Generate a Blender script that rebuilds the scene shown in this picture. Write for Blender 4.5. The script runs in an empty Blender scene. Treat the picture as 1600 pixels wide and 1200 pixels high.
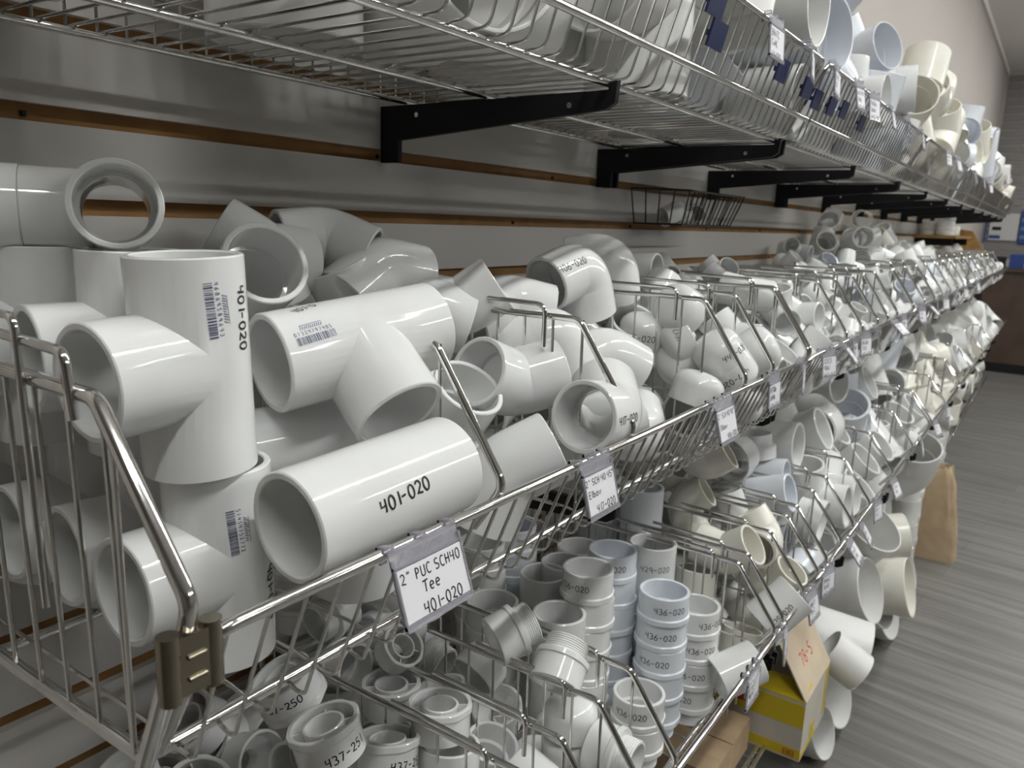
import bpy, bmesh, math, random
from mathutils import Vector, Matrix, Quaternion

# ---------------------------------------------------------------- scene, camera, light
sc = bpy.context.scene
col = sc.collection
PI = math.pi
rnd = random.Random(7)

# origin = camera position; X runs along the shelving away from us, Y towards the wall, Z up
FLOOR, CEIL, WALL, FAR = -1.30, 1.65, 0.71, 9.6
CAMR = ((0.57239336, -0.14822672, 0.80647051), (-0.81922174, -0.14563942, 0.55467549), (0.03523617, -0.97817074, -0.20479359))
cam_data = bpy.data.cameras.new('camera')
cam = bpy.data.objects.new('camera', cam_data)
col.objects.link(cam)
cam_data.sensor_width = 36.0
cam_data.sensor_fit = 'HORIZONTAL'
cam_data.lens = 36.0 * 1218.737 / 1600.0
cam_data.clip_start = 0.01
cam_data.dof.use_dof = True
cam_data.dof.focus_distance = 0.66
cam_data.dof.aperture_fstop = 13.0
cam.matrix_world = Matrix(((CAMR[0][0], -CAMR[0][1], -CAMR[0][2], 0.0),
                           (CAMR[1][0], -CAMR[1][1], -CAMR[1][2], 0.0),
                           (CAMR[2][0], -CAMR[2][1], -CAMR[2][2], 0.0), (0, 0, 0, 1)))
sc.camera = cam

world = bpy.data.worlds.new('world')
sc.world = world
world.use_nodes = True
world.node_tree.nodes['Background'].inputs[0].default_value = (0.80, 0.83, 0.88, 1)
world.node_tree.nodes['Background'].inputs[1].default_value = 0.05

sc.view_settings.view_transform = 'Standard'
sc.view_settings.look = 'None'
sc.view_settings.gamma = 1.0
sc.view_settings.use_curve_mapping = False
sc.view_settings.exposure = 0.0
LAMP_STRENGTH = 74.0

# ---------------------------------------------------------------- materials
def mat(name, color, rough=0.5, metal=0.0, spec=0.5, noise=None, bump=None, emit=None, trans=0.0, coat=0.0):
    m = bpy.data.materials.new(name)
    m.use_nodes = True
    nt = m.node_tree
    b = nt.nodes['Principled BSDF']
    b.inputs['Base Color'].default_value = (*color, 1)
    b.inputs['Roughness'].default_value = rough
    b.inputs['Metallic'].default_value = metal
    b.inputs['Specular IOR Level'].default_value = spec
    b.inputs['Transmission Weight'].default_value = trans
    b.inputs['Coat Weight'].default_value = coat
    if emit:
        b.inputs['Emission Color'].default_value = (*emit[0], 1)
        b.inputs['Emission Strength'].default_value = emit[1]
    if noise or bump:
        tc = nt.nodes.new('ShaderNodeTexCoord')
    if noise:
        other, scale, lo, hi = noise
        n = nt.nodes.new('ShaderNodeTexNoise')
        n.inputs['Scale'].default_value = scale
        n.inputs['Detail'].default_value = 4.0
        nt.links.new(tc.outputs['Object'], n.inputs['Vector'])
        r = nt.nodes.new('ShaderNodeValToRGB')
        r.color_ramp.elements[0].position = lo
        r.color_ramp.elements[1].position = hi
        r.color_ramp.elements[0].color = (*other, 1)
        r.color_ramp.elements[1].color = (*color, 1)
        nt.links.new(n.outputs['Fac'], r.inputs['Fac'])
        nt.links.new(r.outputs['Color'], b.inputs['Base Color'])
    if bump:
        scale, strength = bump
        n2 = nt.nodes.new('ShaderNodeTexNoise')
        n2.inputs['Scale'].default_value = scale
        nt.links.new(tc.outputs['Object'], n2.inputs['Vector'])
        bp = nt.nodes.new('ShaderNodeBump')
        bp.inputs['Strength'].default_value = strength
        bp.inputs['Distance'].default_value = 0.001
        nt.links.new(n2.outputs['Fac'], bp.inputs['Height'])
        nt.links.new(bp.outputs['Normal'], b.inputs['Normal'])
    return m

M = {}
M['pvc'] = mat('pvc_white', (0.80, 0.805, 0.795), 0.09, noise=((0.765, 0.765, 0.745), 14.0, 0.30, 0.52))
M['pvc_cool'] = mat('pvc_cool_white', (0.75, 0.78, 0.83), 0.2, noise=((0.72, 0.75, 0.79), 12.0, 0.3, 0.55))
M['pvc_cream'] = mat('pvc_cream', (0.82, 0.80, 0.72), 0.22, noise=((0.78, 0.755, 0.665), 12.0, 0.3, 0.55))
M['pvc_sewer'] = mat('pvc_sewer_white', (0.79, 0.79, 0.77), 0.33, noise=((0.74, 0.735, 0.70), 10.0, 0.3, 0.55))
M['chrome'] = mat('chrome', (0.80, 0.79, 0.77), 0.09, metal=1.0, noise=((0.70, 0.68, 0.65), 60.0, 0.3, 0.5))
M['wire'] = mat('zinc_wire', (0.64, 0.63, 0.61), 0.16, metal=1.0)
M['clipmetal'] = mat('clip_metal', (0.30, 0.27, 0.21), 0.2, metal=1.0)
M['black'] = mat('black_steel', (0.010, 0.010, 0.012), 0.5, spec=0.25)
M['ink'] = mat('marker_ink', (0.012, 0.011, 0.014), 0.5)
M['blueink'] = mat('printed_ink', (0.10, 0.11, 0.20), 0.5)
M['redink'] = mat('red_ink', (0.60, 0.08, 0.05), 0.6)
M['emboss'] = M['pvc']
M['card'] = mat('paper_card', (0.80, 0.79, 0.82), 0.6)
M['plastic'] = mat('clear_holder', (0.84, 0.83, 0.90), 0.10, trans=0.75)
M['navy'] = mat('navy_holder', (0.012, 0.022, 0.085), 0.35)
M['slat'] = mat('slatwall_laminate', (0.56, 0.535, 0.505), 0.48, noise=((0.555, 0.53, 0.50), 3.0, 0.3, 0.6))
M['slat_dark'] = mat('slatwall_grey', (0.20, 0.19, 0.185), 0.5)
M['groove'] = mat('groove_mdf', (0.30, 0.155, 0.048), 0.7, noise=((0.24, 0.118, 0.035), 22.0, 0.35, 0.6))
M['paint'] = mat('wall_paint', (0.44, 0.40, 0.37), 0.75, noise=((0.425, 0.385, 0.355), 2.0, 0.3, 0.6))
M['paint_dark'] = mat('brown_grey_paint', (0.16, 0.15, 0.14), 0.7)
M['ceil'] = mat('ceiling_paint', (0.82, 0.81, 0.78), 0.8, bump=(220.0, 0.15))
M['trim'] = mat('trim_paint', (0.74, 0.72, 0.67), 0.5)
M['card_brown'] = mat('cardboard', (0.50, 0.36, 0.22), 0.8, noise=((0.44, 0.31, 0.19), 30.0, 0.35, 0.6))
M['lamp_metal'] = mat('lamp_housing', (0.75, 0.75, 0.74), 0.5)
M['lamp'] = mat('lamp_diffuser', (0.9, 0.9, 0.9), 0.5, emit=((0.985, 1.0, 0.985), LAMP_STRENGTH))

# ---------------------------------------------------------------- mesh helpers
class MB:
    """collects shapes into ONE mesh"""
    def __init__(self):
        self.v, self.f = [], []
    def add(self, vs, fs):
        o = len(self.v)
        self.v += [tuple(p) for p in vs]
        self.f += [tuple(i + o for i in f) for f in fs]
    def box(self, x0, x1, y0, y1, z0, z1, mtx=None):
        vs = [Vector((x, y, z)) for x in (x0, x1) for y in (y0, y1) for z in (z0, z1)]
        if mtx:
            vs = [mtx @ p for p in vs]
        self.add(vs, [(0, 1, 3, 2), (4, 6, 7, 5), (0, 4, 5, 1), (2, 3, 7, 6), (0, 2, 6, 4), (1, 5, 7, 3)])
    def tube(self, pts, r, n=6, cap=True):
        pts = [Vector(p) for p in pts]
        m = len(pts)
        tg = []
        for i in range(m):
            a = pts[i] - pts[i - 1] if i else pts[1] - pts[0]
            b = pts[i + 1] - pts[i] if i < m - 1 else pts[-1] - pts[-2]
            t = a.normalized() + b.normalized()
            tg.append(t.normalized() if t.length > 1e-6 else b.normalized())
        u = tg[0].orthogonal().normalized()
        vs = []
        for i in range(m):
            t = tg[i]
            u = (u - t * u.dot(t)).normalized()
            w = t.cross(u)
            k = 1.0
            if 0 < i < m - 1:
                k = 1.0 / max(0.5, t.dot((pts[i + 1] - pts[i]).normalized()))
            for j in range(n):
                a = 2 * PI * j / n
                vs.append(pts[i] + (u * math.cos(a) + w * math.sin(a)) * r * (1 + (k - 1) * 0.5))
        fs = [(i * n + j, i * n + (j + 1) % n, (i + 1) * n + (j + 1) % n, (i + 1) * n + j) for i in range(m - 1) for j in range(n)]
        if cap:
            fs += [tuple(reversed(range(n))), tuple(range((m - 1) * n, m * n))]
        self.add(vs, fs)
    def lathe(self, prof, n=40, closed=True, radial=None):
        """profile of (r, z) turned about Z; closed joins the last ring to the first; radial(a, r) may change r"""
        vs, fs = [], []
        m = len(prof)
        for r, z in prof:
            for j in range(n):
                a = 2 * PI * j / n
                q = radial(a, r, z) if radial else r
                vs.append((q * math.cos(a), q * math.sin(a), z))
        for i in range(m if closed else m - 1):
            k = (i + 1) % m
            for j in range(n):
                l = (j + 1) % n
                fs.append((i * n + j, i * n + l, k * n + l, k * n + j))
        if not closed:
            if prof[0][0] > 1e-6: fs.append(tuple(reversed(range(n))))
            if prof[-1][0] > 1e-6: fs.append(tuple(range((m - 1) * n, m * n)))
        self.add(vs, fs)
    def mesh(self, name, material, smooth=None):
        me = bpy.data.meshes.new(name)
        me.from_pydata(self.v, [], self.f)
        me.validate()
        bm = bmesh.new(); bm.from_mesh(me)
        bmesh.ops.remove_doubles(bm, verts=bm.verts, dist=1e-6)
        bmesh.ops.recalc_face_normals(bm, faces=bm.faces)
        bm.to_mesh(me); bm.free()
        if smooth is not None:
            me.shade_smooth()
            me.set_sharp_from_angle(angle=math.radians(smooth))
        me.materials.append(M[material] if isinstance(material, str) else material)
        return me
    def build(self, name, material, parent=None, smooth=None):
        return link(name, self.mesh(name, material, smooth), parent)

def link(name, data, parent=None):
    o = bpy.data.objects.new(name, data)
    col.objects.link(o)
    if parent: o.parent = parent
    return o

def tag(o, label, cat, group=None, kind=None):
    if label: o['label'] = label
    if cat: o['category'] = cat
    if group: o['group'] = group
    if kind: o['kind'] = kind
    return o

def thing(name, label, cat, loc=(0, 0, 0), group=None):
    o = link(name, None)
    o.location = loc
    return tag(o, label, cat, group)

def struct(name, mb, material, smooth=None):
    o = mb.build(name, material, None, smooth)
    o['kind'] = 'structure'
    return o

def copy_tree(src, parent=None):
    c = src.copy(); col.objects.link(c)
    if parent: c.parent = parent
    for ch in src.children: copy_tree(ch, c)
    return c

def fillet(pts, r, seg=4):
    """rounds the inner corners of a polyline"""
    pts = [Vector(p) for p in pts]
    out = [pts[0]]
    for i in range(1, len(pts) - 1):
        a, b, c = pts[i - 1], pts[i], pts[i + 1]
        d1, d2 = (a - b).normalized(), (c - b).normalized()
        ang = d1.angle(d2)
        t = min(r / max(math.tan(ang / 2), 1e-3), (a - b).length * 0.48, (c - b).length * 0.48)
        p, q = b + d1 * t, b + d2 * t
        for k in range(seg + 1):
            s = k / seg
            out.append(p * (1 - s) ** 2 + b * 2 * s * (1 - s) + q * s * s)
    out.append(pts[-1])
    return out
# ---------------------------------------------------------------- the room
X0, X1, Y0 = -2.6, FAR, -4.6
def floor_mat():
    m = bpy.data.materials.new('grey_vinyl_plank'); m.use_nodes = True
    nt = m.node_tree; b = nt.nodes['Principled BSDF']
    tc = nt.nodes.new('ShaderNodeTexCoord')
    mp = nt.nodes.new('ShaderNodeMapping')
    mp.inputs['Rotation'].default_value = (0, 0, math.radians(FLOOR_ANGLE))
    nt.links.new(tc.outputs['Object'], mp.inputs['Vector'])
    br = nt.nodes.new('ShaderNodeTexBrick')
    br.inputs['Scale'].default_value = 1.0
    br.inputs['Brick Width'].default_value = 1.22
    br.inputs['Row Height'].default_value = 0.18
    br.inputs['Mortar Size'].default_value = 0.0012
    br.inputs['Color1'].default_value = (0.245, 0.234, 0.214, 1)
    br.inputs['Color2'].default_value = (0.20, 0.191, 0.174, 1)
    br.inputs['Mortar'].default_value = (0.14, 0.135, 0.12, 1)
    nt.links.new(mp.outputs['Vector'], br.inputs['Vector'])
    mp2 = nt.nodes.new('ShaderNodeMapping')
    mp2.inputs['Scale'].default_value = (1.6, 30.0, 1.0)
    nt.links.new(mp.outputs['Vector'], mp2.inputs['Vector'])
    no = nt.nodes.new('ShaderNodeTexNoise')
    no.inputs['Scale'].default_value = 1.0; no.inputs['Detail'].default_value = 7.0; no.inputs['Roughness'].default_value = 0.62
    nt.links.new(mp2.outputs['Vector'], no.inputs['Vector'])
    ra = nt.nodes.new('ShaderNodeValToRGB')
    ra.color_ramp.elements[0].position = 0.30; ra.color_ramp.elements[0].color = (0.27, 0.27, 0.27, 1)
    ra.color_ramp.elements[1].position = 0.72; ra.color_ramp.elements[1].color = (1.0, 1.0, 1.0, 1)
    nt.links.new(no.outputs['Fac'], ra.inputs['Fac'])
    mx = nt.nodes.new('ShaderNodeMix'); mx.data_type = 'RGBA'; mx.blend_type = 'MULTIPLY'
    mx.inputs[0].default_value = 0.85
    nt.links.new(br.outputs['Color'], mx.inputs[6]); nt.links.new(ra.outputs['Color'], mx.inputs[7])
    nt.links.new(mx.outputs[2], b.inputs['Base Color'])
    b.inputs['Roughness'].default_value = 0.42
    return m
FLOOR_ANGLE = 97.0
M['floor'] = floor_mat()
b = MB(); b.box(X0, X1, Y0, WALL + 0.1, FLOOR - 0.1, FLOOR); struct('floor', b, 'floor')
b = MB(); b.box(X0, X1, Y0, WALL + 0.1, CEIL, CEIL + 0.1); struct('ceiling', b, 'ceil')
b = MB(); b.box(X0, X1, WALL + 0.012, WALL + 0.1, FLOOR, CEIL); struct('wall_left', b, 'paint')
b = MB(); b.box(X0, X1, Y0 - 0.1, Y0, FLOOR, CEIL); struct('wall_right', b, 'paint_dark')
b = MB(); b.box(X0 - 0.1, X0, Y0, WALL + 0.1, FLOOR, CEIL); struct('wall_back', b, 'paint_dark')
b = MB(); b.box(X1, X1 + 0.1, Y0, WALL + 0.1, FLOOR, CEIL); struct('wall_far', b, 'paint')
# crown trim between wall and ceiling
b = MB(); b.box(X0, X1, WALL - 0.008, WALL + 0.012, CEIL - 0.05, CEIL - 0.0005); struct('trim_1', b, 'trim')

# slatwall on the left: laminate boards with brown grooves between them
PITCH, GW = 0.0752, 0.0145
slat_top = 0.3
board = MB(); grv = MB()
G0 = 0.0735
zs = [G0 + PITCH * k for k in range(-19, 4)]
prev = FLOOR
for z in zs:
    if z - GW / 2 - prev > 0.01:
        board.box(X0, 6.9, WALL, WALL + 0.0115, prev, z - GW / 2)
    prev = z + GW / 2
board.box(X0, 6.9, WALL, WALL + 0.0115, prev, prev + 0.07)
slat_top = prev + 0.07
grv.box(X0, 6.9, WALL + 0.0085, WALL + 0.0119, FLOOR, slat_top - 0.005)
s1 = struct('wall_slatwall_left', board, 'slat')
s2 = grv.build('groove_backing', 'groove', s1)
scr = MB()
for gx in range(-2, 18):
    for k, z in enumerate(zs[14:]):
        x = 0.41 * gx + 0.21 + (0.11 if k % 2 else 0.0)
        scr.box(x - 0.002, x + 0.002, WALL + 0.006, WALL + 0.009, z - 0.0035, z + 0.001)
scr.build('groove_screws', 'black', s1)

# ---------------------------------------------------------------- ceiling lights over the aisle
def ceiling_light(x, y, label, length=1.22):
    t = thing('ceiling_light', label, 'ceiling light', (x, y, CEIL), 'strip lights over the aisle')
    h = MB(); h.box(0, length, -0.07, 0.07, -0.05, -0.0005)
    h.build('housing', 'lamp_metal', t)
    d = MB(); d.box(0.02, length - 0.02, -0.036, 0.036, -0.062, -0.0502)
    d.build('diffuser', 'lamp', t)
for i in range(6):
    ceiling_light(-0.75 + i * 1.62, -0.62, 'long white strip light over the aisle, %s from the near end' % ('first', 'second', 'third', 'fourth', 'fifth', 'sixth', 'seventh')[i])

for i in range(4):
    ceiling_light(0.60 + i * 2.1, -3.1, 'long white strip light over the next aisle, %s from the near end' % ('first', 'second', 'third', 'fourth', 'fifth')[i], 1.6)
# ---------------------------------------------------------------- wire basket shelving
JX = [0.19, 1.29, 2.36, 3.43, 4.50, 5.57, 6.64]      # where the shelf units meet
BACK = 0.685
TIERS = {   # floor z, lower front rail, wire bend, (middle rail), top rail   as (y, z)
    'upper':  dict(zf=0.139, low=(0.395, 0.137), bend=(0.374, 0.1405), mid=(0.357, 0.168), top=(0.335, 0.250), back=0.12),
    'middle': dict(zf=-0.2935, low=(0.362, -0.287), bend=(0.351, -0.2965), mid=None, top=(0.310, -0.200), back=0.19),
    'lower':  dict(zf=-0.727, low=(0.338, -0.715), bend=(0.327, -0.7285), mid=None, top=(0.258, -0.568), back=0.19),
    'bottom': dict(zf=-1.090, low=(0.385, -1.087), bend=(0.370, -1.098), mid=None, top=(0.330, -1.000), back=0.19),
}
TIERS['base'] = dict(zf=-1.090, low=(0.385, -1.087), bend=(0.372, -1.0945), mid=None, top=(0.370, -1.080), back=0.19)
WN = {'upper': 'upper wire shelf with a tall leaning front', 'middle': 'middle wire basket shelf', 'lower': 'lower wire basket shelf', 'bottom': 'bottom wire basket shelf near the floor'}
ORD = ['first', 'second', 'third', 'fourth', 'fifth', 'sixth', 'seventh', 'eighth', 'ninth', 'tenth', 'eleventh', 'twelfth', 'thirteenth', 'fourteenth', 'fifteenth', 'sixteenth', 'seventeenth', 'eighteenth', 'nineteenth', 'twentieth', 'twenty-first', 'twenty-second', 'twenty-third', 'twenty-fourth', 'twenty-fifth', 'twenty-sixth', 'twenty-seventh', 'twenty-eighth']
unit_cache = {}
def unit_meshes(tier, L):
    key = (tier, round(L, 3))
    if key in unit_cache: return unit_cache[key]
    T = TIERS[tier]
    zf = T['zf']; rw = 0.0014
    rail = 0.0040
    out = {}
    # front top rail: a rod that turns down at both ends
    ty, tz = T['top']; ly, lz = T['low']
    e = 0.012
    b = MB(); b.tube(fillet([(e, ly, lz), (e, ty, tz), (L - e, ty, tz), (L - e, ly, lz)], 0.016, 5), rail, 10)
    out['front_top_rail'] = (b.mesh('front_top_rail', 'chrome', 50))
    b = MB(); b.tube([(0.004, ly, lz), (L - 0.004, ly, lz)], rail, 10)
    out['front_lower_rail'] = b.mesh('front_lower_rail', 'chrome', 50)
    if T['mid']:
        my, mz = T['mid']
        b = MB(); b.tube([(0.006, my - 0.004, mz), (L - 0.006, my - 0.004, mz)], rail, 10)
        out['front_middle_rail'] = b.mesh('front_middle_rail', 'chrome', 50)
    b = MB()
    for x in (0.005, L - 0.005):
        b.tube([(x, ly, lz - 0.001), (x, BACK, zf - 0.001)], 0.0045, 10)
    ym = 0.552
    for y in (0.672, ym):
        b.tube([(0.005, y, zf - 0.004), (L - 0.005, y, zf - 0.004)], 0.0035, 8)
    out['bottom_frame'] = b.mesh('bottom_frame', 'chrome', 50)
    # wires: floor, bend, front
    b = MB()
    n = round(L / 0.0255)
    by, bz = T['bend']
    for i in range(1, n):
        x = L * i / n
        if tier == 'upper':
            path = [(x, BACK, zf + 0.001), (x, by + 0.016, zf + 0.001), (x, by, bz), (x, ty + 0.004, tz - 0.002)]
        elif i % 2:      # every other wire runs on over the floor of the basket, the rest hook under the lower rail
            path = [(x, BACK, zf + 0.001), (x, ly + 0.03, zf + 0.001), (x, by + 0.014, bz), (x, by, bz), (x, ty + 0.004, tz - 0.002)]
        else:
            path = [(x, ly + 0.006, bz + 0.003), (x, by + 0.008, bz), (x, by, bz), (x, ty + 0.004, tz - 0.002)]
        b.tube(fillet(path, 0.012, 3), rw, 6)
    out['wire_rods'] = b.mesh('wire_rods', 'wire', 50)
    # grid at the back
    b = MB()
    h = T['back']
    for i in range(0, n + 1):
        x = L * i / n
        b.tube([(min(max(x, 0.003), L - 0.003), BACK, zf), (min(max(x, 0.003), L - 0.003), BACK, zf + h)], rw, 5)
    for k in range(1, 4):
        b.tube([(0.002, BACK, zf + h * k / 3), (L - 0.002, BACK, zf + h * k / 3)], rw * (1.6 if k == 3 else 1.0), 5)
    out['back_grid'] = b.mesh('back_grid', 'wire', 50)
    unit_cache[key] = out
    return out
for tier in ('upper', 'middle', 'lower', 'bottom'):
    for i in range(6):
        if tier == 'bottom' and i < 3: continue
        g = 'shelf units of the %s wire shelf' % tier
        t = thing('wire_basket_shelf', '%s, %s unit from the near end' % (WN[tier], ORD[i]), 'wire shelf', (JX[i], 0, 0), g)
        for nm, me in unit_meshes(tier, JX[i + 1] - JX[i]).items():
            link(nm, me, t)

t = thing('wire_rack', 'low flat wire rack under the yellow box', 'wire rack', (1.22, 0, 0))
for nm, me in unit_meshes('base', 0.56).items():
    link(nm, me, t)

# dividers hung between the compartments
def make_divider(tier, heavy=False):
    T = TIERS[tier]
    ty, tz = T['top']; zf = T['zf']; ly, lz = T['low']
    cy, cz = (ty + 0.062, tz + 0.095) if tier == 'lower' else (ty + 0.067, tz + 0.108)
    k = (cz - tz) / (cy - ty)
    t = thing('wire_divider', None, 'wire divider', (0, 0, 0))
    b = MB(); r = 0.0034
    if heavy:
        path = [(0, ly - 0.004, lz - 0.006), (0, ty + 0.006, tz - 0.01), (0, ty - 0.004, tz + 0.022), (0, cy, cz), (0, BACK - 0.006, cz + 0.003), (0, BACK - 0.006, zf)]
        r = 0.0043
    else:
        path = [(0, ty + 0.026, tz - 0.028), (0, ty + 0.0, tz + 0.010), (0, cy, cz), (0, BACK - 0.006, cz), (0, BACK - 0.006, zf + 0.004)]
    b.tube(fillet(path, 0.014, 5), r, 10)
    if heavy:      # a second rod beside it, from the front lip down
        b.tube([(-0.010, ly - 0.004, lz - 0.03), (-0.010, ty + 0.001, tz - 0.012)], r, 10)
    b.build('divider_frame', 'chrome', t, 50)
    b = MB()
    y = cy - 0.004; i = 0
    while y < BACK - 0.02:
        b.tube([(0.0, y, cz), (0.004, y, zf + 0.004)], 0.0015, 6)
        y += 0.034; i += 1
    if heavy:
        b.tube([(0.0, cy - 0.012, cz - 0.018), (0.002, ly + 0.006, zf + 0.004)], 0.0015, 6)
    b.tube([(0.003, ly + 0.03, zf + 0.006), (0.003, BACK - 0.006, zf + 0.006)], 0.0018, 6)
    if not heavy: b.tube([(0.003, ty + 0.04, tz - 0.02), (0.003, BACK - 0.006, tz - 0.02)], 0.0013, 6)
    b.build('divider_wires', 'wire', t, 50)
    if not heavy:     # hook lying over the top rod
        b = MB()
        b.tube(fillet([(-0.008, cy + 0.035, cz - 0.03), (-0.008, cy + 0.035, cz + 0.012), (-0.008, cy + 0.15, cz + 0.014)], 0.01, 4), 0.0024, 8)
        b.build('hook_rod', 'chrome', t, 50)
    else:
        b = MB()
        b.box(-0.012, 0.012, ty - 0.006, ty + 0.001, tz - 0.022, tz + 0.008, Matrix.Rotation(0, 4, 'X'))
        b.tube([(-0.011, ty - 0.002, tz - 0.024), (-0.011, ty - 0.002, tz + 0.010)], 0.0055, 10)
        b.tube([(0.011, ty - 0.002, tz - 0.024), (0.011, ty - 0.002, tz + 0.010)], 0.0055, 10)
        for z in (tz - .014, tz - .003): b.tube([(-0.004, ty - 0.0066, z), (0.005, ty - 0.0066, z)], 0.0012, 8)
        b.build('clip', 'clipmetal', t, 50)
    return t
DIV = {'middle': [0.19, 0.445, 0.660, 0.985, 1.102, 1.285, 1.300, 1.56, 1.70, 1.86, 1.98, 2.11, 2.35, 2.37, 2.56, 2.78, 2.98, 3.20, 3.43, 3.66, 3.90, 4.2, 4.5, 4.85, 5.2, 5.57, 6.0],
       'lower': [0.505, 0.567, 0.640, 0.712, 1.06, 1.10, 1.21, 1.30, 1.362, 1.467, 1.569, 1.725, 2.0, 2.3, 2.62, 2.66, 3.0, 3.43, 3.47, 3.9, 4.5, 5.0],
       'bottom': [3.43, 4.5]}
for tier, xs in DIV.items():
    proto = None
    for i, x in enumerate(xs):
        if tier == 'middle' and i == 0:
            o = make_divider(tier, True)
            tag(o, 'thick chrome end frame of the middle basket shelf, with a metal clip', None)
        else:
            if proto is None:
                proto = make_divider(tier); o = proto
            else: o = copy_tree(proto)
            o['group'] = 'dividers of the %s basket shelf' % tier
            o['label'] = 'thin wire divider of the %s basket shelf, %s from the near end' % (tier, ORD[i])
        o.location = (x, 0, 0)
# hook loop standing beside the thick end frame
t = thing('divider_hook', 'loose chrome wire loop hooked over the near end frame', 'wire hook')
b = MB()
b.tube(fillet([(0.186, 0.392, -0.105), (0.186, 0.398, -0.071), (0.190, 0.62, -0.068)], 0.008, 4), 0.0030, 8)
b.build('hook_rod', 'chrome', t, 50)
b = MB()
b.tube(fillet([(0.184, 0.436, -0.22), (0.184, 0.443, -0.058), (0.188, 0.60, -0.055)], 0.008, 4), 0.0024, 8)
b.build('rear_rod', 'chrome', t, 50)

# black brackets that carry the shelves
def bracket_mesh(depth, drop):
    b = MB()
    w = 0.0035
    # outline in (y, z): plate at the wall, arm tapering to a turned-up tip
    o = [(WALL - 0.001, 0.0), (WALL - 0.001, -drop), (WALL - 0.030, -drop), (WALL - 0.030, -drop + 0.026), (WALL - depth + 0.01, -0.018), (WALL - depth, -0.012), (WALL - depth - 0.002, 0.010), (WALL - depth + 0.006, 0.011), (WALL - depth + 0.008, 0.0)]
    n = len(o)
    b.add([(-w, y, z) for y, z in o] + [(w, y, z) for y, z in o], [tuple(range(n)), tuple(range(n, 2 * n))] + [(i, (i + 1) % n, n + (i + 1) % n, n + i) for i in range(n)])
    return b.mesh('bracket_arm', 'black')
riv_me = []
for y in (WALL - 0.06, WALL - 0.27):
    b = MB(); b.tube([(-0.0048, y, -0.012), (0.0048, y, -0.012)], 0.003, 10)
    riv_me.append(b.mesh('rivet', 'chrome', 40))
for tier, depth, drop in (('upper', 0.322, 0.066), ('middle', 0.352, 0.07), ('lower', 0.40, 0.07), ('bottom', 0.33, 0.07)):
    me = bracket_mesh(depth, drop)
    z = TIERS[tier]['zf'] - 0.0085
    k = 0
    for i in range(7):
        for x in ([JX[i] - 0.011, JX[i] + 0.013] if 0 < i < 6 else [JX[i] + (0.013 if i == 0 else -0.011)]) + ([(JX[i] + JX[i + 1]) / 2 - 0.01] if i < 6 else []):
            if (i == 0 and x < 0.3 and tier != 'upper') or (tier == 'bottom' and (i < 3 and not 1.2 < x < 1.4)): continue
            t = thing('shelf_bracket', 'black steel bracket under the %s wire shelf, %s from the near end' % (tier, ORD[k]), 'shelf bracket', (x, 0, z), 'brackets of the %s shelf' % tier)
            link('bracket_arm', me, t); [link('rivet', q, t) for q in riv_me]
            k += 1
# ---------------------------------------------------------------- pipe fittings
RO, RI, RB, SD = 0.0352, 0.0303, 0.0262, 0.038      # 2 inch hub: outside, socket, bore, socket depth
S45 = math.sqrt(0.5)
def sweep(h, ang, rc, ro, ri, rb, sd, n=36, arc=9, body=None):
    """elbow: hub of length h, an arc of ang with radius rc, hub of length h; bore with sockets at both ends.
    the corner of the two axes is the origin, end A looks down -Z, end B looks along the turned axis"""
    t = rc * math.tan(ang / 2)
    za = -(t + h)
    body = body or ro
    st = []                      # (pos, tangent, r)
    def at(s):
        if s <= h: return Vector((0, 0, za + s)), 0.0
        if s <= h + rc * ang:
            a = (s - h) / rc
            return Vector((rc - rc * math.cos(a), 0, -t + rc * math.sin(a))), a
        e = s - h - rc * ang
        return Vector((rc - rc * math.cos(ang), 0, -t + rc * math.sin(ang))) + Vector((math.sin(ang), 0, math.cos(ang))) * e, ang
    L = 2 * h + rc * ang
    e = 0.0009
    outer = [(0, ro - e), (e, ro), (h - 0.003, ro), (h, (ro + body) / 2), (h + 0.003, body)]
    outer += [(h + rc * ang * k / arc, body) for k in range(1, arc)]
    outer += [(L - h - 0.003, body), (L - h, (ro + body) / 2), (L - h + 0.003, ro), (L - e, ro), (L, ro - e)]
    inner = [(L, ri + e), (L - e, ri), (L - sd, ri - 0.0006), (L - sd - 0.0008, rb)]
    inner += [(L - h - rc * ang * k / arc, rb) for k in range(1, arc) if sd + 0.002 < h + rc * ang * k / arc < L - sd - 0.002]
    inner += [(sd + 0.0008, rb), (sd, ri - 0.0006), (e, ri), (0, ri + e)]
    b = MB(); vs, fs = [], []
    prof = outer + inner
    m = len(prof)
    for s, r in prof:
        p, a = at(s)
        u = Vector((math.cos(a), 0, -math.sin(a))); w = Vector((0, 1, 0))
        for j in range(n):
            q = 2 * PI * j / n
            vs.append(p + (u * math.cos(q) + w * math.sin(q)) * r)
    for i in range(m):
        k = (i + 1) % m
        for j in range(n):
            l = (j + 1) % n
            fs.append((i * n + j, i * n + l, k * n + l, k * n + j))
    b.add(vs, fs)
    return b

def ring(ro, ri, rb, L, sd, shoulder=None):
    """straight fitting turned about Z from -L/2 to L/2"""
    e = 0.0009; a = L / 2
    outer = [(ro - e, -a), (ro, -a + e)]
    if shoulder: outer += [(ro, -shoulder[0]), (shoulder[1], -shoulder[0] + 0.003), (shoulder[1], shoulder[0] - 0.003), (ro, shoulder[0])]
    outer += [(ro, a - e), (ro - e, a)]
    inner = [(ri + e, a), (ri, a - e), (ri - 0.0006, a - sd), (rb, a - sd - 0.0008), (rb, -a + sd + 0.0008), (ri - 0.0006, -a + sd), (ri, -a + e), (ri + e, -a)]
    return outer + inner

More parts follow.
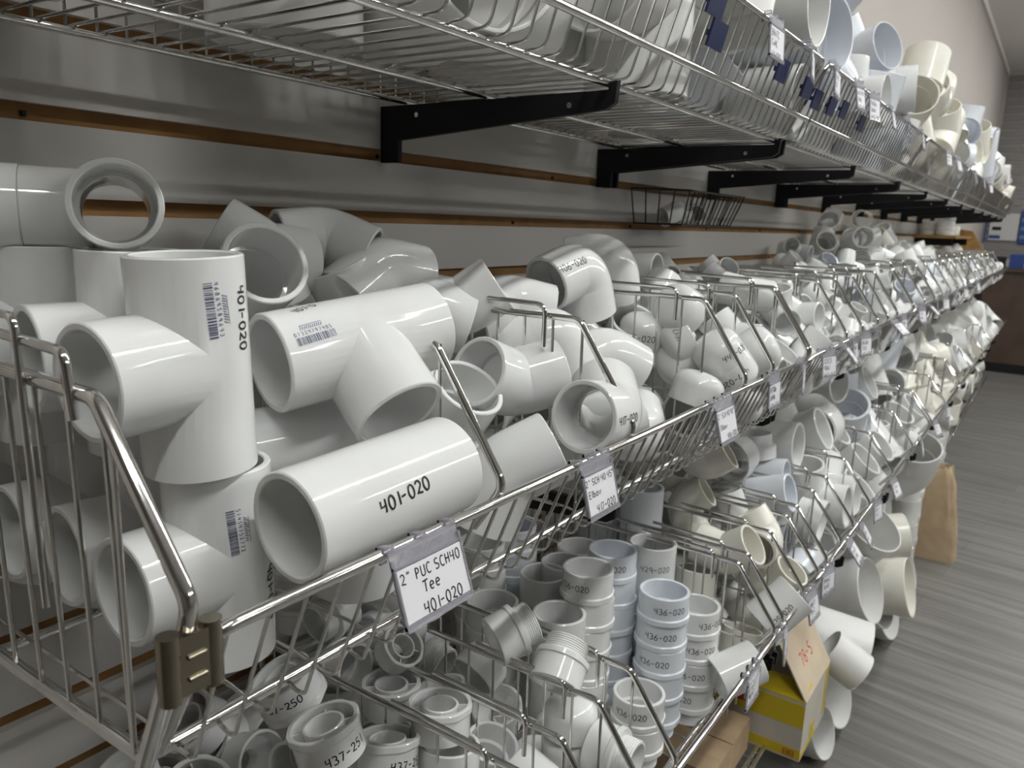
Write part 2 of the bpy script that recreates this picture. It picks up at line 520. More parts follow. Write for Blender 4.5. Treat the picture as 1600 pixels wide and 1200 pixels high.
def solid(prof, n, mtx=None, radial=None):
    b = MB(); b.lathe(prof, n, closed=False, radial=radial)
    if mtx: b.v = [tuple(mtx @ Vector(p)) for p in b.v]
    me = b.mesh('tmp', 'pvc')
    return link('tmp', me)

def boolean(base, ops):
    for kind, o in ops:
        md = base.modifiers.new('b', 'BOOLEAN')
        md.operation = kind; md.solver = 'EXACT'; md.object = o
    dg = bpy.context.evaluated_depsgraph_get(); dg.update()
    me = bpy.data.meshes.new_from_object(base.evaluated_get(dg))
    for _, o in ops:
        d = o.data; bpy.data.objects.remove(o); bpy.data.meshes.remove(d)
    d = base.data; bpy.data.objects.remove(base); bpy.data.meshes.remove(d)
    me.shade_smooth(); me.set_sharp_from_angle(angle=math.radians(28))
    return me

def branched(ro, ri, rb, sd, top, bot, br, ang, n=40):
    """run along Z from -bot to top, branch of length br leaving at ang from +Z towards +X"""
    e = 0.0009
    mt = Matrix.Rotation(ang, 4, 'Y')
    def bar(r, a, b_): return [(r - e, a), (r, a + e), (r, b_ - e), (r - e, b_)]
    base = solid(bar(ro, -bot, top), n)
    def bore(a, b_):       # sockets at both ends of a through bore
        return [(ri + e, a - 0.001), (ri + e, a), (ri, a + e), (ri - 0.0006, a + sd), (rb, a + sd + 0.0008), (rb, b_ - sd - 0.0008), (ri - 0.0006, b_ - sd), (ri, b_ - e), (ri + e, b_), (ri + e, b_ + 0.001)]
    ops = [('UNION', solid([(ro - 0.0001, 0), (ro - 0.0001, br - e), (ro - e, br)], n, mt)),
           ('DIFFERENCE', solid(bore(-bot, top), n)),
           ('DIFFERENCE', solid([(rb, 0), (rb, br - sd - 0.0008), (ri - 0.0006, br - sd), (ri, br - e), (ri + e, br), (ri + e, br + 0.001)], n, mt))]
    return boolean(base, ops)

def octa(amount, z0, z1):
    """turns a round lip into an eight-sided one between z0 and z1"""
    def f(a, r, z):
        if z0 <= z <= z1 and r > 0.0345:
            k = (a + PI / 8) % (PI / 4) - PI / 8
            return min(r, (r - amount) / math.cos(k))
        return r
    return f

PROTO = {}
PROTO['tee'] = branched(RO, RI, RB, SD, 0.0685, 0.0685, 0.0685, PI / 2)
PROTO['wye'] = branched(0.060, 0.0562, 0.053, 0.045, 0.11, 0.10, 0.135, PI / 4)
PROTO['big_tee'] = branched(0.060, 0.0562, 0.053, 0.045, 0.11, 0.11, 0.105, PI / 2)
h90 = 0.039
PROTO['elbow90'] = sweep(h90, PI / 2, 0.027, RO, RI, RB, 0.036, body=0.0345).mesh('elbow', 'pvc', 30)
PROTO['elbow45'] = sweep(0.054 - 0.032 * math.tan(PI / 8), PI / 4, 0.032, RO, RI, RB, 0.035, arc=5, body=0.0348).mesh('elbow', 'pvc', 30)
PROTO['big_elbow90'] = sweep(0.05, PI / 2, 0.055, 0.060, 0.0563, 0.053, 0.045, arc=10, body=0.0575).mesh('elbow', 'pvc', 30)
PROTO['big_elbow45'] = sweep(0.085 - 0.07 * math.tan(PI / 8), PI / 4, 0.07, 0.060, 0.0563, 0.053, 0.045, arc=6, body=0.0578).mesh('elbow', 'pvc', 30)
b = MB(); b.lathe(ring(RO, RI, RB + 0.002, 0.074, 0.034), 36); PROTO['coupling'] = b.mesh('coupling', 'pvc', 30)
b = MB(); b.lathe(ring(0.060, 0.0562, 0.054, 0.110, 0.050), 40); PROTO['pipe_coupling'] = b.mesh('coupling', 'pvc', 30)
b = MB()
b.lathe([(0.0545, -0.05), (0.056, -0.049), (0.0565, 0.02), (0.0595, 0.028), (0.0600, 0.049), (0.0592, 0.05), (0.0572, 0.05), (0.0568, 0.03), (0.0535, 0.018), (0.053, -0.05)], 44)
PROTO['sewer_hub'] = b.mesh('hub', 'pvc', 30)
# cap with a domed end
b = MB()
pr = [(RI, 0.0008), (RI + 0.0008, 0), (RO - 0.0008, 0), (RO, 0.0009), (RO, 0.026)]
pr += [(RO * math.cos(a) ** 0.75, 0.026 + 0.0205 * math.sin(a)) for a in [PI / 2 * k / 9 for k in range(1, 9)]] + [(0.0, 0.0465)]
pr += [(0.0, 0.041), (0.02, 0.039), (0.028, 0.034), (RI - 0.0008, 0.027)]
b.lathe(pr, 36); PROTO['cap'] = b.mesh('cap', 'pvc', 35)
# male adapter: hub, eight-sided lip, threaded end
b = MB()
th = []
for k in range(7):
    z = -0.022 + k * 0.003
    th += [(0.0286, z), (0.0297, z + 0.0015)]
pr = [(0.0255, -0.0222), (0.0280, -0.0222)] + th + [(0.0290, 0.0), (0.0366, 0.0003), (0.0376, 0.0012), (0.0376, 0.0078), (0.0362, 0.0092), (RO, 0.0095), (RO, 0.0391), (RO - 0.0008, 0.040), (RI + 0.0008, 0.040), (RI, 0.0391), (RI - 0.0004, 0.012), (0.0255, 0.0105)]
b.lathe(pr, 48, radial=octa(0.0009, 0.0002, 0.0093)); PROTO['adapter'] = b.mesh('adapter', 'pvc', 32)
# reducer bushing with an inner ring held by four ribs
b = MB()
pr = [(0.0322, 0.003), (0.0322, 0.0), (0.0357, 0.0), (0.0365, 0.0008), (0.0365, 0.0300), (0.0385, 0.0315), (0.0392, 0.0325), (0.0392, 0.0392), (0.0384, 0.040), (0.0338, 0.040), (0.0330, 0.0392), (0.0325, 0.012)]
b.lathe(pr, 48, radial=octa(0.0012, 0.0310, 0.0401))
b.lathe([(0.0188, 0.002), (0.0222, 0.002), (0.0222, 0.0368), (0.0216, 0.0375), (0.0194, 0.0375), (0.0188, 0.0368)], 36)
b.lathe([(0.021, 0.008), (0.0325, 0.008), (0.0325, 0.012), (0.021, 0.012)], 36)
for k in range(4):
    b.box(0.0215, 0.0330, -0.0012, 0.0012, 0.008, 0.0345, Matrix.Rotation(PI / 4 + k * PI / 2, 4, 'Z'))
PROTO['bushing'] = b.mesh('bushing', 'pvc', 32)
# reducer with a funnel mouth
b = MB()
pr = [(0.0125, 0.0), (0.0325, 0.0), (0.0333, 0.0008), (0.0340, 0.024), (0.0368, 0.026), (0.0370, 0.0392), (0.0362, 0.040), (0.0335, 0.040), (0.0325, 0.0385), (0.0290, 0.028), (0.0140, 0.0165), (0.0125, 0.014)]
b.lathe(pr, 44); PROTO['reducer_bowl'] = b.mesh('reducer', 'pvc', 32)
# wide flanged cap / clean-out adapter
b = MB()
pr = [(0.046, -0.03), (0.050, -0.03), (0.0505, 0.0), (0.0585, 0.002), (0.0600, 0.004), (0.0600, 0.034), (0.0590, 0.035), (0.0555, 0.035), (0.0548, 0.034), (0.054, 0.006), (0.046, 0.003)]
b.lathe(pr, 44); PROTO['sewer_adapter'] = b.mesh('adapter', 'pvc', 32)
for nm, me in PROTO.items():
    me.name = nm
    if not me.materials: me.materials.append(M['pvc'])
# the same meshes in the other plastics
VAR = {}
def proto(kind, m='pvc'):
    key = (kind, m)
    if key not in VAR:
        if m == 'pvc': VAR[key] = PROTO[kind]
        else:
            c = PROTO[kind].copy(); c.materials.clear(); c.materials.append(M[m]); VAR[key] = c
    return VAR[key]
KNAME = {'tee': ('pipe_tee', 'tee fitting'), 'big_tee': ('large_pipe_tee', 'tee fitting'), 'wye': ('pipe_wye', 'wye fitting'), 'elbow90': ('pipe_elbow', 'elbow fitting'),
         'elbow45': ('slight_pipe_elbow', 'elbow fitting'), 'big_elbow90': ('large_pipe_elbow', 'elbow fitting'), 'big_elbow45': ('large_slight_elbow', 'elbow fitting'),
         'coupling': ('pipe_coupling', 'coupling'), 'pipe_coupling': ('large_coupling', 'coupling'), 'sewer_hub': ('pipe_hub', 'coupling'), 'cap': ('domed_pipe_stop', 'cap'),
         'adapter': ('pipe_adapter', 'adapter'), 'bushing': ('reducer_bushing', 'bushing'), 'reducer_bowl': ('pipe_reducer', 'reducer'), 'sewer_adapter': ('large_adapter', 'adapter')}
def put(kind, loc, quat, label, group=None, scale=1.0, m='pvc'):
    nm, cat = KNAME[kind]
    o = link(nm, proto(kind, m))
    o.rotation_mode = 'QUATERNION'
    o.location = loc; o.rotation_quaternion = quat; o.scale = (scale,) * 3
    return tag(o, label, cat, group)
# ---------------------------------------------------------------- handwriting and print
# single-stroke letters on a 0..0.6 x 0..1 box, each a list of polylines
def arcp(cx, cy, rx, ry, a0, a1, k=10):
    return [(cx + rx * math.cos(math.radians(a0 + (a1 - a0) * i / k)), cy + ry * math.sin(math.radians(a0 + (a1 - a0) * i / k))) for i in range(k + 1)]
GLYPH = {
 '0': [arcp(.3, .5, .27, .5, 100, 460, 16)], '1': [[(.3, 1), (.28, 0)]],
 '2': [arcp(.28, .72, .24, .28, 160, -30, 9) + [(.05, .06), (.18, .12), (.62, .02)]],
 '3': [arcp(.25, .75, .25, .25, 140, -80, 8) + arcp(.26, .26, .30, .26, 80, -140, 8)],
 '4': [[(.08, .95), (.04, .48), (.56, .52)], [(.52, 1.0), (.46, 0)]],
 '5': [[(.55, 1), (.12, .98), (.08, .58)] + arcp(.26, .30, .28, .30, 100, -140, 9)],
 '6': [[(.45, 1), (.18, .62)] + arcp(.28, .27, .26, .27, 150, -210, 12)],
 '7': [[(.04, .96), (.56, .96), (.22, 0)]], '8': [arcp(.3, .74, .22, .25, 270, -90, 12) + arcp(.3, .25, .27, .25, 90, 450, 12)],
 '9': [arcp(.3, .70, .24, .28, 0, 360, 12) + [(.5, 0)]], '-': [[(.06, .5), (.5, .53)]], '"': [[(.2, 1.05), (.18, .82)], [(.4, 1.05), (.38, .82)]],
 'P': [[(.1, 0), (.12, 1)] + arcp(.16, .73, .34, .26, 88, -90, 9)], 'U': [[(.06, 1), (.05, .3)] + arcp(.3, .24, .25, .24, 180, 360, 8) + [(.55, 1)]],
 'V': [[(.04, 1), (.26, 0), (.56, 1)]], 'C': [arcp(.36, .5, .30, .5, 50, 310, 12)], 'S': [arcp(.3, .75, .25, .25, 40, 250, 8) + arcp(.28, .25, .28, .25, 80, -140, 8)],
 'H': [[(.08, 1), (.08, 0)], [(.54, 1), (.52, 0)], [(.08, .5), (.53, .52)]], 'T': [[(-.02, .95), (.66, 1.0)], [(.34, .97), (.26, 0)]],
 'e': [[(.06, .32), (.5, .38)] + arcp(.28, .33, .24, .33, 10, 310, 12)], 'E': [[(.54, .98), (.1, .95), (.08, .03), (.56, .0)], [(.1, .5), (.46, .53)]],
 'l': [[(.2, 1), (.16, 0)]], 'b': [[(.1, 1), (.08, .05)] + arcp(.28, .28, .22, .27, 200, 520, 10)], 'o': [arcp(.28, .3, .24, .3, 90, 450, 12)],
 'w': [[(.0, .6), (.14, 0), (.3, .5), (.44, 0), (.62, .62)]], '`': [arcp(.2, .92, .12, .12, 0, 360, 8)], 'R': [[(.08, 0), (.1, 1)] + arcp(.16, .75, .34, .25, 88, -90, 8) + [(.2, .5), (.58, 0)]],
 'a': [arcp(.26, .3, .22, .3, 40, 320, 10), [(.5, .6), (.5, 0)]], 'p': [[(.08, .6), (.06, -.35)], arcp(.28, .3, .22, .28, 160, -160, 10)], ' ': [],
}
def text_strokes(text, size, adv=0.78):
    out, x = [], 0.0
    for ch in text:
        for st in GLYPH.get(ch, []):
            out.append([((x + u) * size, v * size) for u, v in st])
        x += 0.42 if ch in '1l ' else adv
    return out, x * size
def ribbon(mb, strokes, fn, width):
    """flat pen strokes; fn maps (u, v) to a point on the written surface"""
    for st in strokes:
        fine = [st[0]]
        for a, b in zip(st, st[1:]):
            k = max(1, int(math.hypot(b[0] - a[0], b[1] - a[1]) / 0.0025))
            fine += [(a[0] + (b[0] - a[0]) * i / k, a[1] + (b[1] - a[1]) * i / k) for i in range(1, k + 1)]
        vs, fs = [], []
        m = len(fine)
        for i, (u, v) in enumerate(fine):
            a = fine[max(0, i - 1)]; b = fine[min(m - 1, i + 1)]
            dx, dy = b[0] - a[0], b[1] - a[1]
            d = math.hypot(dx, dy) or 1.0
            nx, ny = -dy / d * width / 2, dx / d * width / 2
            vs += [fn(u + nx, v + ny), fn(u - nx, v - ny)]
        fs = [(2 * i, 2 * i + 1, 2 * i + 3, 2 * i + 2) for i in range(m - 1)]
        mb.add(vs, fs)
def on_cyl(R, a0, s0, spin=0.0):
    """maps text onto a cylinder about Z; a0 = angle and s0 = height of the text's centre, spin = degrees the line of text is turned from running round the cylinder"""
    c, s = math.cos(math.radians(spin)), math.sin(math.radians(spin))
    def f(u, v):
        a = a0 + (c * u - s * v) / R
        return ((R + 0.00025) * math.cos(a), (R + 0.00025) * math.sin(a), s0 + s * u + c * v)
    return f
def write_on(obj, text, size, R, a0, s0, spin=0.0, width=None, mtx=None, ink='ink', name='handwritten_code'):
    st, w = text_strokes(text, size)
    st = [[(u - w / 2, v - size / 2) for u, v in s] for s in st]
    b = MB()
    f = on_cyl(R, a0, s0, spin)
    g = (lambda u, v: tuple(mtx @ Vector(f(u, v)))) if mtx else f
    ribbon(b, st, g, width or size * 0.15)
    o = b.build(name, ink, obj)
    return o
def barcode_on(obj, R, a0, s0, spin=90.0, length=0.036, height=0.0055, mtx=None, seed=3):
    """printed bars, a row of digits and a short maker's line, worn and blurred"""
    rr = random.Random(seed)
    f = on_cyl(R, a0, s0, spin)
    g = (lambda u, v: tuple(mtx @ Vector(f(u, v)))) if mtx else f
    b = MB(); u = -length / 2
    while u < length / 2:
        w = rr.choice((0.0004, 0.0004, 0.0007, 0.0010))
        b.add([g(u, -height), g(u + w, -height), g(u + w, 0), g(u, 0)], [(0, 1, 2, 3)])
        u += w + rr.choice((0.0004, 0.0006, 0.0009))
    digits = ''.join(rr.choice('0123456789') for _ in range(11))
    for i, ch in enumerate(digits):
        st = [[(p * 0.0024 - length / 2 + i * length / 11, q * 0.0026 + 0.0012) for p, q in sgm] for sgm in GLYPH[ch]]
        ribbon(b, st, g, 0.0004)
    for i in range(11):      # worn slanting maker's mark, no longer readable
        u = -0.009 + i * 0.0016
        ribbon(b, [[(u, 0.0050), (u + 0.0012, 0.0050 + 0.0032 * (0.6 + 0.4 * rr.random()))]], g, 0.0005)
    ribbon(b, [[(-0.0085, 0.0084), (0.009, 0.0086)]], g, 0.0004)
    return b.build('printed_barcode', 'blueink', obj)
# ---------------------------------------------------------------- the fittings in front, one by one
HERO = [
 ('T1', 'tee', 0.97, (0.276, 0.428, -0.0924), (0.0185, 0.0217, 0.0021, -0.9996), 'white tee standing upright with a printed barcode, front of the tee basket'),
 ('T2', 'tee', 0.97, (0.282, 0.4995, -0.0935), (0.0698, 0, 0, 0.9976), 'white tee standing upright just behind the front barcoded tee, nearer the wall'),
 ('T3', 'tee', 0.97, (0.258, 0.571, -0.0935), (0.0349, 0, 0, 0.9994), 'white tee standing upright, third back towards the wall in the tee basket'),
 ('T8', 'tee', 1.0, (0.4057, 0.4224, -0.0937), (0.2071, 0.6435, -0.3843, -0.6287), 'white tee lying with its branch mouth towards the aisle, printed barcode on top'),
 ('T9', 'tee', 1.0, (0.3514, 0.3477, -0.1785), (0.3234, -0.6619, -0.3072, 0.6024), 'white tee lying on the front rail with 401-020 written large in marker'),
 ('T10', 'tee', 0.8, (0.389, 0.455, -0.168), (0.3869, -0.6695, -0.2482, 0.5835), 'white tee lying shaded between the two big lying tees'),
 ('U1', 'tee', 0.8, (0.2938, 0.5372, -0.0036), (0.1823, -0.1648, -0.6522, 0.7171), 'white reducing tee lying across the upright tees, round mouth facing out'),
 ('U2', 'elbow90', 0.98, (0.415, 0.5672, -0.0671), (0.2492, -0.1577, 0.833, 0.4682), 'white elbow with a wide round mouth, behind the front barcoded tee'),
 ('U3', 'coupling', 1.0, (0.4906, 0.6244, -0.0453), (0.4643, -0.4569, 0.5517, -0.5209), 'white coupling lying behind the wide mouthed elbow, against the wall'),
 ('U4', 'elbow45', 0.92, (0.5586, 0.6225, -0.024), (0.0137, -0.303, 0.4757, 0.8256), 'white elbow at the wall, thin rim facing along the aisle'),
 ('U5', 'elbow45', 1.0, (0.5669, 0.5825, -0.0978), (0.2134, 0.2973, 0.93, -0.0348), 'white slight elbow with its oval mouth turned up, behind the lying tees'),
 ('U7', 'elbow45', 1, (0.5858, 0.5773, -0.0542), (0.0157, -0.6287, 0.1227, 0.7677), 'white elbow end lying against the wall above the barcoded lying tee'),
 ('U2b', 'elbow45', 0.88, (0.4799, 0.6198, -0.039), (0.4824, 0.3863, 0.7772, -0.1182), 'white slight elbow tipped up against the wall behind the wide mouthed elbow'),
 ('E1', 'elbow45', 0.92, (0.6568, 0.5246, -0.095), (0.4027, -0.3229, -0.8273, -0.2219), 'white slight elbow tipped up at the back of the second basket'),
 ('E2', 'elbow45', 1.0, (0.6184, 0.5467, -0.0918), (0.3185, -0.5425, 0.2303, 0.7424), 'white slight elbow with a narrow rim just past the barcoded lying tee'),
 ('E4', 'elbow45', 1.0, (0.57, 0.4681, -0.1963), (0.2465, -0.6485, 0.6935, 0.1943), 'white slight elbow with its mouth up, behind the first thin divider'),
 ('E5', 'elbow45', 1.0, (0.6444, 0.4452, -0.1635), (0.4831, 0.0382, -0.7809, -0.3942), 'white slight elbow lying in the middle of the second basket'),
 ('E6', 'elbow45', 1.0, (0.5655, 0.3966, -0.228), (0.1835, -0.7813, 0.3216, 0.5025), 'white slight elbow leaning on the front rail beside the 401-020 tee'),
 ('E7', 'elbow45', 1.0, (0.6798, 0.3489, -0.1863), (0.2726, 0.6831, 0.3252, 0.5944), 'white slight elbow marked 417-020, round mouth facing out at the front rail'),
 ('E8', 'elbow45', 1.0, (0.7364, 0.3989, -0.2201), (0.3659, -0.7833, -0.1048, 0.4915), 'white slight elbow partly behind the 417-020 elbow'),
 ('E9', 'elbow45', 1.0, (0.7521, 0.5307, -0.0952), (0.0771, -0.4688, 0.4097, 0.7787), 'white slight elbow at the back, just under the 406-020 elbow'),
 ('G1', 'elbow90', 1.0, (0.8698, 0.4984, -0.0531), (0.8102, 0.0629, 0.5766, -0.0843), 'white elbow marked 406-020 riding high above the second divider'),
 ('G2', 'elbow90', 1.0, (1.0122, 0.529, -0.0443), (0.5103, -0.1484, -0.0998, 0.8412), 'white elbow behind the 406-020 elbow, nearer the wall'),
 ('G4', 'elbow45', 0.8, (1.1443, 0.5149, -0.1137), (0.1034, 0.9068, -0.1371, -0.3851), 'white slight elbow behind the caps, mouth upward'),
 ('G5', 'elbow90', 1.0, (0.8486, 0.4596, -0.1514), (0.3568, -0.51, 0.0765, 0.779), 'white elbow end poking out just past the second divider'),
 ('G6', 'elbow90', 1.0, (0.7706, 0.4737, -0.1208), (0.4593, -0.1784, 0.1822, 0.8509), 'white elbow bent over behind the second divider'),
 ('C1', 'cap', 1.0, (1.0441, 0.4924, -0.171), (0.9952, 0.0971, -0.011, -0.002), 'white dome cap marked 447-020, mouth down behind the third divider'),
 ('C2', 'cap', 1.0, (1.0657, 0.4205, -0.1543), (0.4233, -0.4351, -0.7556, -0.2461), 'white dome cap on its side, mouth towards the far end, behind the third divider'),
 ('C3', 'cap', 1.0, (1.0632, 0.3688, -0.1844), (0.0528, 0.2355, -0.2488, -0.938), 'white dome cap at the front rail, upper one of two set mouth to mouth'),
 ('C4', 'cap', 1.0, (0.9935, 0.3847, -0.2357), (0.9883, 0.1022, 0.1091, 0.0306), 'white dome cap with its dome up, low behind the third divider'),
 ('C5', 'cap', 1.0, (1.1446, 0.364, -0.1852), (0.231, -0.1397, 0.4607, -0.8455), 'white dome cap on its side at the rail, just past the mouth to mouth pair'),
 ('C6', 'cap', 1.0, (1.3182, 0.3561, -0.1979), (0.3202, -0.9473, 0.0034, -0.0069), 'white dome cap lying open at the rail, farthest of the caps'),
 ('La', 'bushing', 0.8, (0.4049, 0.5199, -0.4057), (0.1717, -0.2231, 0.9478, -0.1496), 'white bushing tipped over, low at the left of the bushing compartment'),
 ('Lb', 'bushing', 0.8, (0.3989, 0.4447, -0.4473), (0.005, 0.0645, -0.1194, -0.9907), 'white bushing marked 437-251, tilted, near the front of its compartment'),
 ('Lc', 'bushing', 0.8, (0.477, 0.4565, -0.5158), (0.9905, -0.0848, 0.1082, 0.002), 'white bushing marked 437-251 standing upright at the bottom of the picture'),
 ('Ld', 'bushing', 0.82, (0.5336, 0.4391, -0.5013), (0.9985, -0.0336, 0.0429, -0.0008), 'white bushing with a bright ribbed ring facing up, right of the marked ones'),
 ('Le', 'reducer_bowl', 0.82, (0.683, 0.4717, -0.5872), (0.985, 0.0544, -0.1615, -0.0263), 'white funnel mouthed reducer tipped up by the nearest low divider'),
 ('Lf', 'bushing', 0.8, (0.5396, 0.5109, -0.5088), (0.9997, -0.0158, 0.0188, 0.0016), 'white bushing in shade, ring facing up, behind the bright ribbed one'),
 ('Lg', 'bushing', 0.62, (0.5613, 0.5289, -0.461), (0.0028, -0.0234, -0.3799, 0.9247), 'white bushing on its side showing a four ribbed ring, under the 401-020 tag'),
 ('Lh', 'bushing', 0.55, (0.5843, 0.6383, -0.56), (0.9933, 0.0621, -0.0968, -0.0062), 'small white bushing deep in shade at the back of its compartment'),
 ('Lk', 'coupling', 0.85, (0.5297, 0.4231, -0.5378), (0.9965, -0.052, 0.0661, -0.0016), 'white coupling standing below the funnel mouthed reducer'),
 ('Lm1', 'adapter', 0.8, (0.6624, 0.4351, -0.4429), (0.182, -0.7964, 0.1629, 0.5533), 'white adapter lying on its side, back between the low dividers'),
 ('Lm2', 'adapter', 0.8, (0.6673, 0.3789, -0.4584), (0.1071, 0.897, -0.0676, -0.4235), 'white adapter lying on its side, front between the low dividers'),
 ('Ln', 'coupling', 0.85, (0.7949, 0.4561, -0.6527), (0.4854, -0.6893, 0.3547, -0.4043), 'white coupling lying in the wire cage, mouth towards us'),
 ('Lq', 'coupling', 0.9, (1.035, 0.3, -0.625), (0.3121, 0.2227, -0.7893, -0.4796), 'white coupling lying at the lower front rail, in front of the adapter stacks'),
 ('BA', 'sewer_hub', 1.53, (2.2561, 0.3748, -1.0013), (0.8167, 0.5745, -0.0451, -0.0313), 'big white pipe hub lying open to the aisle, above the second floor hub'),
 ('BB', 'sewer_hub', 1.45, (2.425, 0.36, -1.09), (0.8204, 0.5681, -0.0529, -0.0373), 'big white pipe hub half hidden behind the others in the floor pile'),
 ('BC', 'sewer_hub', 1.45, (2.4413, 0.297, -1.0369), (0.0052, -0.0064, 0.6118, -0.791), 'big cream pipe hub reaching farthest into the aisle'),
 ('BD', 'pipe_coupling', 1.25, (1.944, 0.321, -1.005), (0.0761, -0.0715, 0.7533, -0.6493), 'big white coupling lying behind the standing tan flap'),
 ('BE', 'pipe_coupling', 0.8, (1.805, 0.28, -0.97), (0.075, -0.041, 0.8716, -0.4828), 'smaller white coupling pointing down beside the yellow box'),
 ('BF', 'sewer_hub', 1.35, (2.0221, 0.376, -1.208), (0.8167, 0.5739, -0.0493, -0.034), 'big white pipe hub on the floor behind the small coupling'),
 ('BH', 'sewer_hub', 1.5, (2.3711, 0.3759, -0.8818), (0.9474, 0.2954, -0.1149, -0.0446), 'big white pipe hub tilted mouth up under the lower shelf tags'),
 ('BI', 'pipe_coupling', 1.2, (2.73, 0.3533, -0.9845), (0.1461, -0.1659, 0.6251, -0.7485), 'big cream coupling behind the hub that tilts up'),
 ('Wq', 'coupling', 1.0, (1.1817, 0.2867, -0.5835), (0.133, -0.2234, 0.33, -0.9075), 'white coupling leaning on the lower rail beside the standing tan flap'),
 ('T4', 'tee', 0.97, (0.262, 0.643, -0.0935), (0.0, 0, 0, 1.0), 'white tee standing upright, last in the row against the wall'),
 ('T5', 'tee', 0.97, (0.29, 0.43, -0.2256), (0.0087, 0, 0, 1.0), 'white tee with a barcode standing under the front upright tee'),
 ('T6', 'tee', 0.97, (0.293, 0.5015, -0.2256), (0.0436, 0, 0, 0.999), 'white tee in the lower row, second back from the front'),
 ('T7', 'tee', 0.97, (0.288, 0.573, -0.2256), (0.0175, 0, 0, 0.9998), 'white tee in the lower row, third back from the front'),
 ('T7b', 'tee', 0.97, (0.28, 0.6445, -0.2256), (-0.0175, 0, 0, 0.9998), 'white tee in the lower row, nearest the wall'),
 ('T11', 'coupling', 1, (0.412, 0.43, -0.2545), (1, 0, 0, 0), 'white coupling standing on the basket floor under the 401-020 tee'),
 ('BG', 'sewer_hub', 1.08, (1.886, 0.365, -1.235), (0.8167, 0.5739, -0.0493, -0.034), 'big white pipe hub on the floor, nearest the yellow box'),
 ('BJ0', 'sewer_hub', 1.45, (2.24, 0.4, -1.21), (0.8167, 0.5739, -0.0493, -0.034), 'big white pipe hub low in the floor pile, behind the nearest two'),
 ('BJ1', 'sewer_hub', 1.45, (2.62, 0.36, -1.213), (0.8167, 0.5739, -0.0493, -0.034), 'big white pipe hub on the floor below the cream hub'),
 ('BJ2', 'sewer_hub', 1.45, (2.8, 0.36, -1.213), (0.8167, 0.5739, -0.0493, -0.034), 'big white pipe hub on the floor, middle of the far row'),
 ('BJ3', 'sewer_hub', 1.45, (2.985, 0.36, -1.213), (0.8167, 0.5739, -0.0493, -0.034), 'big white pipe hub on the floor, last before the standing hubs'),
 ('BK0_0', 'sewer_hub', 1.0, (3.27, 0.372, -1.25), (0.9999, -0.008, -0.01, 0), 'white pipe hub standing mouth up, bottom one of the first stack in the hub row'),
 ('BK0_1', 'sewer_hub', 1.0, (3.27, 0.372, -1.149), (1.0, 0.001, 0.002, 0), 'white pipe hub standing mouth up, second up of the first stack in the hub row'),
 ('BK0_2', 'sewer_hub', 1.0, (3.27, 0.372, -1.048), (1.0, -0.004, -0.005, 0), 'white pipe hub standing mouth up, third up of the first stack in the hub row'),
 ('BK0_3', 'sewer_hub', 1.0, (3.27, 0.372, -0.947), (1.0, 0.003, 0.004, 0), 'white pipe hub standing mouth up, top one of the first stack in the hub row'),
 ('BK1_0', 'sewer_hub', 1.0, (3.398, 0.376, -1.25), (1.0, 0.004, 0.005, 0), 'white pipe hub standing mouth up, bottom one of the second stack in the hub row'),
 ('BK1_1', 'sewer_hub', 1.0, (3.398, 0.376, -1.149), (0.9998, -0.013, -0.017, 0), 'white pipe hub standing mouth up, second up of the second stack in the hub row'),
 ('BK1_2', 'sewer_hub', 1.0, (3.398, 0.376, -1.048), (0.9997, -0.015, -0.019, 0), 'white pipe hub standing mouth up, third up of the second stack in the hub row'),
 ('BK1_3', 'sewer_hub', 1.0, (3.398, 0.376, -0.947), (0.9999, 0.01, 0.013, 0), 'white pipe hub standing mouth up, top one of the second stack in the hub row'),
 ('BK2_0', 'sewer_hub', 1.0, (3.526, 0.372, -1.036), (0.9999, -0.007, -0.01, 0), 'white pipe hub standing mouth up, bottom one of the third stack in the hub row'),
 ('BK2_1', 'sewer_hub', 1.0, (3.526, 0.372, -0.935), (0.9999, -0.008, -0.011, 0), 'white pipe hub standing mouth up, upper one of the third stack in the hub row'),
 ('BK3_0', 'sewer_hub', 1.0, (3.654, 0.376, -1.036), (0.9997, 0.015, 0.02, 0), 'white pipe hub standing mouth up, bottom one of the fourth stack in the hub row'),
 ('BK3_1', 'sewer_hub', 1.0, (3.654, 0.376, -0.935), (1.0, -0.001, -0.001, 0), 'white pipe hub standing mouth up, upper one of the fourth stack in the hub row'),
 ('BK4_0', 'sewer_hub', 1.0, (3.782, 0.372, -1.036), (0.9999, 0.01, 0.013, 0), 'white pipe hub standing mouth up, bottom one of the fifth stack in the hub row'),
 ('BK4_1', 'sewer_hub', 1.0, (3.782, 0.372, -0.935), (1.0, -0.001, -0.001, 0), 'white pipe hub standing mouth up, upper one of the fifth stack in the hub row'),
 ('BK5_0', 'sewer_hub', 1.0, (3.91, 0.376, -1.036), (1.0, 0.004, 0.006, 0), 'white pipe hub standing mouth up, bottom one of the sixth stack in the hub row'),
 ('BK5_1', 'sewer_hub', 1.0, (3.91, 0.376, -0.935), (0.9998, -0.01, -0.014, 0), 'white pipe hub standing mouth up, upper one of the sixth stack in the hub row'),
 ('BK6_0', 'sewer_hub', 1.0, (4.038, 0.372, -1.036), (1.0, 0.004, 0.005, 0), 'white pipe hub standing mouth up, bottom one of the seventh stack in the hub row'),
 ('BK6_1', 'sewer_hub', 1.0, (4.038, 0.372, -0.935), (0.9998, 0.011, 0.015, 0), 'white pipe hub standing mouth up, upper one of the seventh stack in the hub row'),
 ('U1b', 'coupling', 0.82, (0.219, 0.578, -0.0036), (0.7071, -0.3386, -0.6208, 0.0), 'white coupling end at the left of the tee lying on top'),
